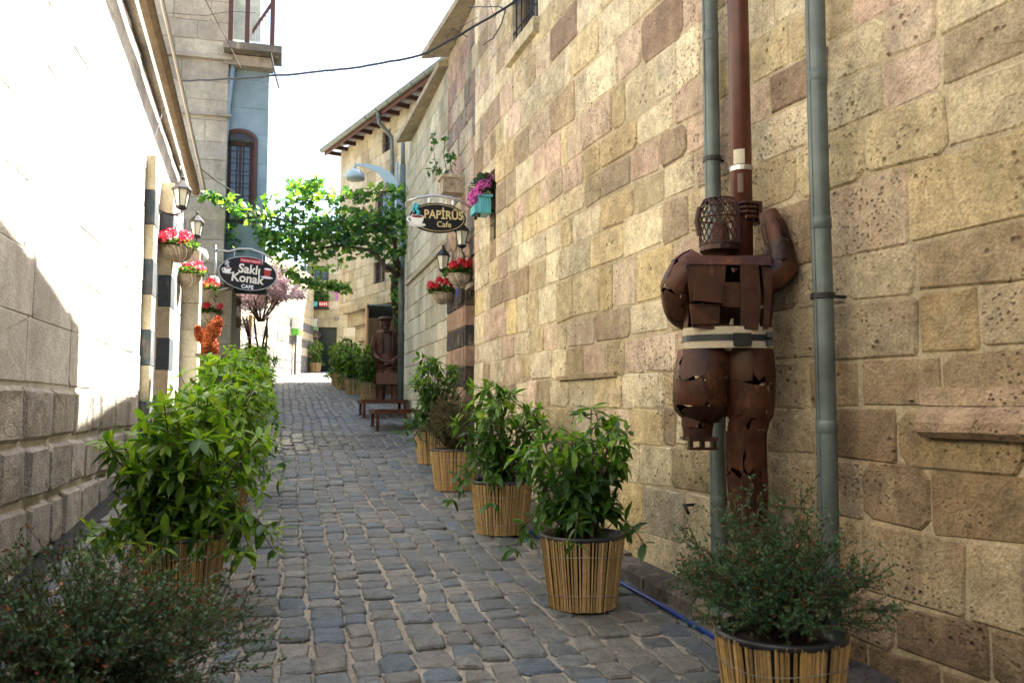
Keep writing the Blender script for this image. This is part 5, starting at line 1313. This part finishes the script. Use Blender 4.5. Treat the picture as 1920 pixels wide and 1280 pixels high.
# small side baskets on an iron stand beyond the tower
ps = onground(432, 19.2); stn = thing('basket_stand', 'thin iron stand holding two small wicker baskets below the sign', 'stand', ps)
build(MB().tube([ps, V((ps.x, ps.y, at(432, 560, 19.2).z))], .016, 6), 'post', M_IRON, stn)
for y in (575, 606):
    q = at(432, y, 19.2); q.x = ps.x; q.y = ps.y; build(MB().tube([q, q + N3 * .09 - Z3 * .01], .012, 6), 'arm', M_IRON, stn)
for y, lb, cc in ((562, 'small wicker basket, upper one on the iron stand', (.35, .22, .26)), (603, 'small wicker basket of lilac heather, lower one on the iron stand', (.26, .15, .24))):
    c = at(443, y, 19.2); bk = thing('wicker_basket', lb, 'basket', c)
    build(MB().lathe(c, [(.04, -.13), (.12, -.09), (.16, 0), (.12, .09), (.05, .11)], 12, (.55, .42, .28), ax=(Z3, S3, N3)), 'bowl', M_WICKER, bk)
    lf = MB()
    for i in range(160): lf.tmpl(HL, basis(rvec(R), rvec(R), c + N3 * .2 + rvec(R) * .17 * R.random() ** .4 - Z3 * .05, .05), cc if R.random() < .7 else (.12, .2, .06), R.uniform(.6, 1.4))
    build(lf, 'flowers', M_PETAL, bk, c, kind='stuff')

# ================================================================== ORANGE ANIMAL FIGURE ON A PEDESTAL
D6 = 12.2; b6 = at(394, 664, D6)
ped = thing('pedestal', 'weathered timber pedestal hidden among the laurels under the orange animal', 'pedestal', V((b6.x, b6.y, g(b6.x, b6.y))))
build(MB().obox(V((b6.x, b6.y, (b6.z - .02 + g(b6.x, b6.y)) / 2)), S3 * .10, N3 * .12, Z3 * ((b6.z - .02 - g(b6.x, b6.y)) / 2)), 'shaft', M_WOOD, ped)
build(MB().obox(V((b6.x, b6.y, b6.z - .012)), S3 * .15, N3 * .19, Z3 * .014), 'top', M_WOOD, ped)
an = thing('animal_figure', 'shaggy orange-brown animal figure rearing up with raised head and tail', 'figurine', b6)
m_per = D6 / FPX
K = lambda x, y, dd=0: at(x, y, D6 + dd)
me = bpy.data.meshes.new('body'); vs = []; es = []; rs = []
def chain(pts, start=None):
    prev = start
    for (x, y, dd, r) in pts:
        vs.append(K(x, y, dd) - b6); rs.append(r * m_per); i = len(vs) - 1
        if prev is not None: es.append((prev, i))
        prev = i
    return prev
hip = chain([(394, 640, 0, 11)]); bd = chain([(393, 625, 0, 11), (397, 613, 0, 10.5)], hip)
ch = chain([(403, 605, 0, 9), (409, 600, 0, 7.5), (414, 606, -.03, 5)], bd); chain([(409, 597, .03, 2)], ch - 1)
chain([(386, 650, -.05, 6), (387, 660, -.06, 5), (387, 663, -.07, 5)], hip); chain([(402, 650, -.02, 6), (402, 660, -.03, 5), (402, 663, -.04, 5)], hip)
chain([(382, 632, .03, 6), (374, 636, .02, 5), (372, 622, 0, 5), (371, 613, 0, 2.5)], hip)
chain([(405, 618, -.06, 5), (409, 624, -.09, 4)], bd)
me.from_pydata([tuple(v) for v in vs], es, []); ob = bpy.data.objects.new('body', me); col.objects.link(ob)
sk = ob.modifiers.new('s', 'SKIN'); ob.modifiers.new('u', 'SUBSURF').levels = 2
for i, r in enumerate(rs): me.skin_vertices[0].data[i].radius = (r, r)
me.skin_vertices[0].data[0].use_root = True
bpy.context.view_layer.update()
m2 = bpy.data.meshes.new_from_object(ob.evaluated_get(bpy.context.evaluated_depsgraph_get())); bpy.data.objects.remove(ob)
for v_ in m2.vertices: v_.co += V((noise.noise(v_.co * 40), noise.noise(v_.co * 40 + V((9, 0, 0))), noise.noise(v_.co * 40 + V((0, 9, 0))))) * .012
m2.color_attributes.new('tint', 'FLOAT_COLOR', 'POINT').data.foreach_set('color', [1.0] * (4 * len(m2.vertices)))
m2.materials.clear(); m2.materials.append(M_ORANGE); link('body', m2, an, b6)
fr_ = MB(); R = random.Random(4)
for v_ in m2.vertices:
    for k in range(4):
        d_ = (v_.normal + rvec(R) * .7 - Z3 * .35).normalized(); fr_.tmpl(HL, basis(d_, rvec(R), v_.co + rvec(R) * .008 + b6, R.uniform(.02, .04)), (1, 1, 1), R.uniform(.6, 1.4))
build(fr_, 'shaggy_coat', M_ORANGE, an, b6, kind='stuff')

# ================================================================== VINE, TREE, SAPLING
VT = [vine_tmpl(1.0)]
VG = [(.035, .12, .035), (.055, .16, .042), (.025, .09, .035), (.095, .21, .04), (.15, .27, .045)]
VINE_MESH = leaf_meshes(VT, VG, M_VINE)
def leaf_cloud(root, spots, nparts, seed, size, nm='leaf', bias=0):
    R = random.Random(seed); R.shuffle(spots); rest = MB()
    for i, p in enumerate(spots):
        d = rvec(R); d.z = d.z * .5 - .25; d.y -= .15
        M = basis(d.normalized(), (Z3 * .6 + rvec(R) + V((0, -.5, 0))).normalized(), p, size * R.uniform(.65, 1.25))
        ci = min(len(VG) - 1, max(0, int(R.gauss(1.3 + bias, 1.1))))
        if i < nparts:
            o = bpy.data.objects.new(nm, VINE_MESH[ci][0]); col.objects.link(o); o.parent = root
            o.matrix_basis = Matrix.Translation(-WORG[root.name]) @ M
        else: rest.tmpl(VT[0], M, VG[ci], R.uniform(.75, 1.25))
    if rest.n: build(rest, 'foliage', M_VINE, root, WORG[root.name], kind='stuff')
R = random.Random(55)
def garland(pts, n, rad, taper=None):
    out = []
    P = [at(*q) for q in pts]; L = [0]
    for a, b in zip(P[:-1], P[1:]): L.append(L[-1] + (b - a).length)
    for i in range(n):
        s = R.uniform(0, L[-1]); k = max(j for j in range(len(L) - 1) if L[j] <= s); f = (s - L[k]) / (L[k + 1] - L[k])
        r = rad[k] + (rad[k + 1] - rad[k]) * f
        o = rvec(R) * r * R.random() ** .5; out.append(P[k].lerp(P[k + 1], f) + V((o.x, o.y * 1.8, o.z)))
    return out, P
vb = onground(744, 21.4); vine = thing('grape_vine', 'grape vine with thick trunk roofing the lane with green leaves', 'vine', vb)
spots = []
g1, P1 = garland([(376, 362, 15.9), (430, 378, 16.0), (480, 405, 16.2), (520, 400, 16.4), (560, 370, 16.6), (610, 375, 16.8), (660, 372, 17), (710, 360, 17.2), (760, 358, 17.3), (830, 355, 15.5)], 640, [.10, .20, .30, .40, .34, .28, .22, .18, .20, .15])
g2, P2 = garland([(492, 440, 16.4), (540, 445, 16.6), (600, 425, 16.9), (660, 425, 17.1), (720, 420, 17.3), (756, 410, 17.4)], 1150, [.22, .42, .40, .38, .40, .36])
g3, P3 = garland([(500, 470, 16.8), (560, 478, 17.0), (620, 462, 17.0), (690, 458, 17.2), (745, 465, 17.4)], 420, [.22, .28, .28, .34, .36])
g4, P4 = garland([(745, 480, 18.6), (742, 540, 20.6), (745, 590, 21.1), (750, 660, 21.2)], 150, [.22, .13, .13, .10])
g5, P5 = garland([(755, 400, 17.2), (765, 440, 16.8), (758, 480, 17.0)], 190, [.25, .25, .15])
g6, P6 = garland([(420, 400, 16.6), (432, 430, 16.6), (440, 470, 16.6)], 26, [.10, .14, .10])
g7, P7 = garland([(545, 355, 17), (600, 350, 17), (580, 385, 17)], 160, [.2, .25, .2])
leaf_cloud(vine, g2 + g3 + g5 + g4, 180, 1, .105, bias=1.6)
leaf_cloud(vine, g1 + g6 + g7, 120, 2, .115, bias=1.8)
tk = [vb, at(744, 700, 21.4), at(741, 650, 21.4), at(744, 590, 21.3), at(739, 540, 20.8), at(745, 495, 19.0), at(735, 470, 17.6)]
build(MB().tube(tk, [.11, .10, .10, .10, .095, .09, .06], 9, (.7, .6, .5)), 'trunk', M_BARK, vine)
build(MB().tube([at(744, 520, 19.9), at(735, 505, 18.4), at(720, 498, 17.3), at(700, 470, 17.2), at(640, 460, 17.0), at(560, 470, 16.9)], [.06, .06, .05, .04, .03, .015], 7), 'limb', M_BARK, vine)
build(MB().tube([at(745, 490, 17.5), at(735, 430, 17.3), at(660, 415, 17.1), at(560, 420, 16.7), at(480, 400, 16.2), at(375, 360, 15.9)], [.05, .045, .035, .03, .02, .01], 7), 'limb', M_BARK, vine)
build(MB().tube(P1, .012, 5), 'support_wire', M_IRON, vine); build(MB().tube([P2[0]] + P2[1:], .012, 5), 'support_wire', M_IRON, vine)
build(MB().obox(at(738, 508, 19.2), N3 * .24, S3 * .03, Z3 * .035 + N3 * .02), 'support_beam', M_WOOD, vine)
q = at(455, 520, 24); ga = thing('leaf_garland', 'thin sunny vine garland strung high in front of the end house window', 'vine', at(590, 540, 25))
g8, P8 = garland([(500, 500, 24.0), (540, 510, 24.4), (570, 528, 24.8), (610, 535, 25.2), (652, 540, 25.8)], 420, [.3, .32, .22, .22, .2])
g9, P9 = garland([(540, 510, 24.4), (600, 505, 24.8), (640, 500, 25.4)], 80, [.2, .2, .2])
leaf_cloud(ga, g8 + g9, 120, 3, .12, bias=2.4)  # bias to lighter greens paints in sunlight that the far house blocks
build(MB().tube(P8, .010, 5), 'support_wire', M_IRON, ga)
# blossom tree
R = random.Random(66); tb = onground(487, 20.6); tree = thing('blossom_tree', 'small tree covered in pale pink blossom beyond the laurel row', 'tree', tb)
wood = MB(); tips = []
def grow(p, d, l, r, dep):
    pts = [p]; q = p; dd = d.copy(); r *= .8
    for k in range(4):
        dd = (dd + rvec(R) * .16).normalized(); q = q + dd * l / 4; pts.append(q)
        if dep <= 2: tips.append(q)
    wood.tube(pts, [r, r * .92, r * .85, r * .75, r * .62], 6 if dep > 1 else 4)
    if dep > 0:
        for k in range(3 if dep > 1 else 4):
            nd = (dd + rvec(R) * .75 + Z3 * .12).normalized(); grow(pts[R.choice((2, 3, 4))], nd, l * R.uniform(.55, .75), r * .55, dep - 1)
for k in range(5):
    a = k * 1.26; grow(tb + V((.05 * math.cos(a), .05 * math.sin(a), 0)), V((.10 * math.cos(a), .10 * math.sin(a), 1)).normalized(), 1.95, .05, 0)
for k in range(7):
    a = k * .9; grow(tb + V((.06 * math.cos(a), .06 * math.sin(a), 1.85)), V((.5 * math.cos(a), .5 * math.sin(a), .85)).normalized(), .62, .036, 3)
build(wood, 'trunk', M_BARK, tree, tb)
bl_ = MB()
for p in tips:
    for k in range(9 if R.random() < .8 else 14):
        bl_.tmpl(PET, basis(rvec(R), rvec(R), p + rvec(R) * .09 * R.random(), R.uniform(.03, .05)), R.choice([(.90, .70, .72), (.92, .82, .82), (.94, .90, .88), (.84, .60, .64)]))
for k in range(30):
    p = R.choice(tips); 
    for j in range(9): bl_.tmpl(PET, basis(rvec(R), rvec(R), p - Z3 * .035 * j + rvec(R) * .02, .032), (.82, .70, .70))
build(bl_, 'blossom', M_PETAL, tree, tb, kind='stuff')
# fig sapling rooted on the pier corbel
sp = c1 + Z3 * .14; fig = thing('fig_sapling', 'thin fig sapling growing out of the wall corbel', 'sapling', sp)
stx = [[(853, 350), (838, 325), (832, 290), (835, 262)], [(853, 350), (825, 330), (815, 300), (812, 258)], [(850, 348), (835, 335), (828, 322), (806, 320)], [(856, 350), (846, 320), (843, 290)]]
mb = MB(); fl = []
for s_ in stx:
    P = [at(x, y, 11.2) for x, y in s_]; P[0] = sp.copy() - Z3 * .02; mb.tube(P, [.009, .007, .005, .003][:len(P)], 5)
    fl += [P[-1] + rvec(R) * .05 for _ in range(5)] + [P[-2] + rvec(R) * .06 for _ in range(3)] + [P[-1].lerp(P[-2], .5) + rvec(R) * .05 for _ in range(2)]
build(mb, 'stem', M_BARK, fig, sp); leaf_cloud(fig, fl, 60, 5, .075, bias=.5)

# ================================================================== FAR SMALL THINGS
def at_end(x, y, dd=0): return at(x, y, DE - dd)
def boxthing(name, label, cat, parts):
    root = None
    for (nm, c, sz, mat, t) in parts:
        if root is None: root = thing(name, label, cat, V(c) - V((0, 0, sz[2] / 2)))
        build(MB().box(c, sz, t), nm, mat, root)
    return root
R = random.Random(8)
for x, cc, lb in ((588, (.10, .45, .50), 'turquoise window box with green plants'), (607, (.55, .04, .06), 'red and white window box with green plants')):
    c = at_end(x, 570, .2); fb = boxthing('window_box', lb, 'planter', [('box', c, (.36, .22, .2), M_PAINT, cc)])
    if x == 607:
        for k in range(4): build(MB().box((c.x - .135 + .09 * k, c.y - .113, c.z - .01), (.045, .006, .12), (.75, .72, .7)), 'stripe', M_PAINT, fb)
    lf = MB()
    for k in range(140):
        v_ = rvec(R); lf.tmpl(GLEAF, basis(v_, rvec(R), c + V((v_.x * .2, v_.y * .12, .25 + v_.z * .2)), .07), R.choice(LG[:4]))
    build(lf, 'foliage', M_LEAF, fb, c, kind='stuff')
c = at_end(637, 552, .05); bf = thing('butterfly_ornament', 'purple metal butterfly fixed to the end house wall', 'ornament', c)
for s_, w, h_ in ((1, .34, .26), (-1, .22, .2)):
    build(MB().add([c + V((x, y, z)) for x, y, z in ((0, 0, .05), (w * s_ * .5, -.06, h_), (w * s_, -.1, .14), (w * s_ * .7, -.06, -.02), (0, 0, -.03))] + [c + V((x, y + .01, z)) for x, y, z in ((0, 0, .05), (w * s_ * .5, -.06, h_), (w * s_, -.1, .14), (w * s_ * .7, -.06, -.02), (0, 0, -.03))], [(0, 1, 2, 3, 4), (5, 6, 7, 8, 9), (0, 1, 6, 5), (1, 2, 7, 6), (2, 3, 8, 7), (3, 4, 9, 8)], (.45, .08, .42)), 'wing', M_PAINT, bf)
    build(MB().add([c + V((x, y, z)) for x, y, z in ((0, -.01, -.03), (w * s_ * .6, -.06, -.1), (w * s_ * .45, -.05, -.3), (w * s_ * .1, -.02, -.2))] + [c + V((x, y + .01, z)) for x, y, z in ((0, -.01, -.03), (w * s_ * .6, -.06, -.1), (w * s_ * .45, -.05, -.3), (w * s_ * .1, -.02, -.2))], [(0, 1, 2, 3), (4, 5, 6, 7), (0, 1, 5, 4), (1, 2, 6, 5), (2, 3, 7, 6)], (.38, .06, .45)), 'wing', M_PAINT, bf)
build(MB().tube([c + V((0, -.02, .12)), c + V((0, -.02, -.12))], .02, 6, (.06, .02, .08)), 'body', M_PAINT, bf)
c = at_end(585, 610, .12); bh = boxthing('bird_house', 'small green and white bird house beside the dark door', 'bird house', [('box', c, (.38, .2, .44), M_PAINT, (.55, .62, .58)), ('green_base', c + V((0, -.01, -.14)), (.40, .22, .18), M_PAINT, (.15, .42, .14)), ('roof', c + V((0, 0, .25)), (.46, .28, .06), M_PAINT, (.6, .6, .6))])
build(MB().lathe(c + V((0.05, -.10, .04)), [(.06, 0), (.06, .02)], 12, (.02, .02, .02), ax=(V((1, 0, 0)), Z3, V((0, -1, 0)))), 'hole', M_PAINT, bh)
c = at_end(586, 629, .2); bk = thing('wall_planter', 'little basket of dusky purple plants under the bird house', 'planter', c); lf = MB()
build(MB().lathe(c, [(.05, -.16), (.16, -.08), (.18, .02)], 12, (.5, .35, .3)), 'bowl', M_WICKER, bk)
for k in range(260): v_ = rvec(R); lf.tmpl(HL, basis(v_, rvec(R), c + V((v_.x * .3, v_.y * .16, .02 + v_.z * .17)), .09), R.choice([(.16, .09, .14), (.22, .13, .2), (.1, .12, .07)]))
build(lf, 'foliage', M_PETAL, bk, c, kind='stuff')
c = at_end(630, 598, .06); wl_ = thing('wall_lamp', 'tiny round lamp above the dark green door', 'lamp', c)
build(MB().lathe(c, [(.02, -.02), (.09, 0), (.09, .08), (.02, .1)], 12, (.2, .16, .16), ax=(V((1, 0, 0)), Z3, V((0, -1, 0)))), 'shade', M_PAINT, wl_)
c = at(543, 612, 33.0); c.x = XS + .16
mbx = boxthing('meter_box', 'white meter box with painted hearts and green grass', 'meter box', [('box', c, (.28, .62, .62), M_PAINT, (.75, .76, .76)), ('painted_grass', c + V((.0, 0, -.22)), (.29, .63, .24), M_PAINT, (.10, .42, .05)), ('lid', c + V((.01, 0, .32)), (.34, .68, .05), M_PAINT, (.6, .62, .62))])
for k, (y, z) in enumerate(((-.15, .12), (.12, .17), (.02, .05), (-.2, .0))): build(MB().box(c + V((.142, y, z)), (.006, .06, .06), (.45, .03, .06)), 'painted_heart', M_PAINT, mbx)
build(MB().tube([c + V((-.05, 0, -.34)), V((c.x - .05, c.y, g(c.x, c.y)))], .05, 8, (.12, .12, .12)), 'conduit', M_PAINT, mbx)
q = onground(505, 26.5); q.x = XS + .35
pst = thing('timber_post', 'plain yellow pine post in front of the banded wall', 'post', V((q.x, q.y, g(q.x, q.y))))
build(MB().box((q.x, q.y, (at(505, 590, 26.5).z + g(q.x, q.y)) / 2), (.11, .11, at(505, 590, 26.5).z - g(q.x, q.y))), 'shaft', M_WOODY, pst)
build(MB().box((q.x, q.y, at(505, 588, 26.5).z + .02), (.15, .15, .03)), 'cap', M_WOODY, pst)
c = at(652, 648, 28.3); sc_ = thing('scroll_ironwork', 'black wrought iron scroll standing among the far laurels', 'ironwork', onground(652, 28.3))
gb = onground(652, 28.3)
build(MB().tube([V((c.x + .12, c.y, gb.z)), V((c.x + .12, c.y, c.z + .2))], .03, 6), 'stem', M_IRON, sc_)
build(MB().tube([c + V((.12 - .16 + .18 * math.cos(a), 0, .02 + .2 * math.sin(a))) for a in [-.2 + 4.8 * i / 16 for i in range(17)]], .028, 6), 'scroll', M_IRON, sc_)
for k, (x, d) in enumerate(((566, 35.5), (575, 36.1))):
    p = at(x, 640, d); cable([V((p.x, p.y, g(p.x, p.y))), V((p.x + .04, p.y + .02, at(x, 640, d).z)), V((p.x + .1, p.y + .1, at(x, 560, d).z))], .025, ('black lead running up the banded wall corner', 'black lead beside the end house downpipe')[k])
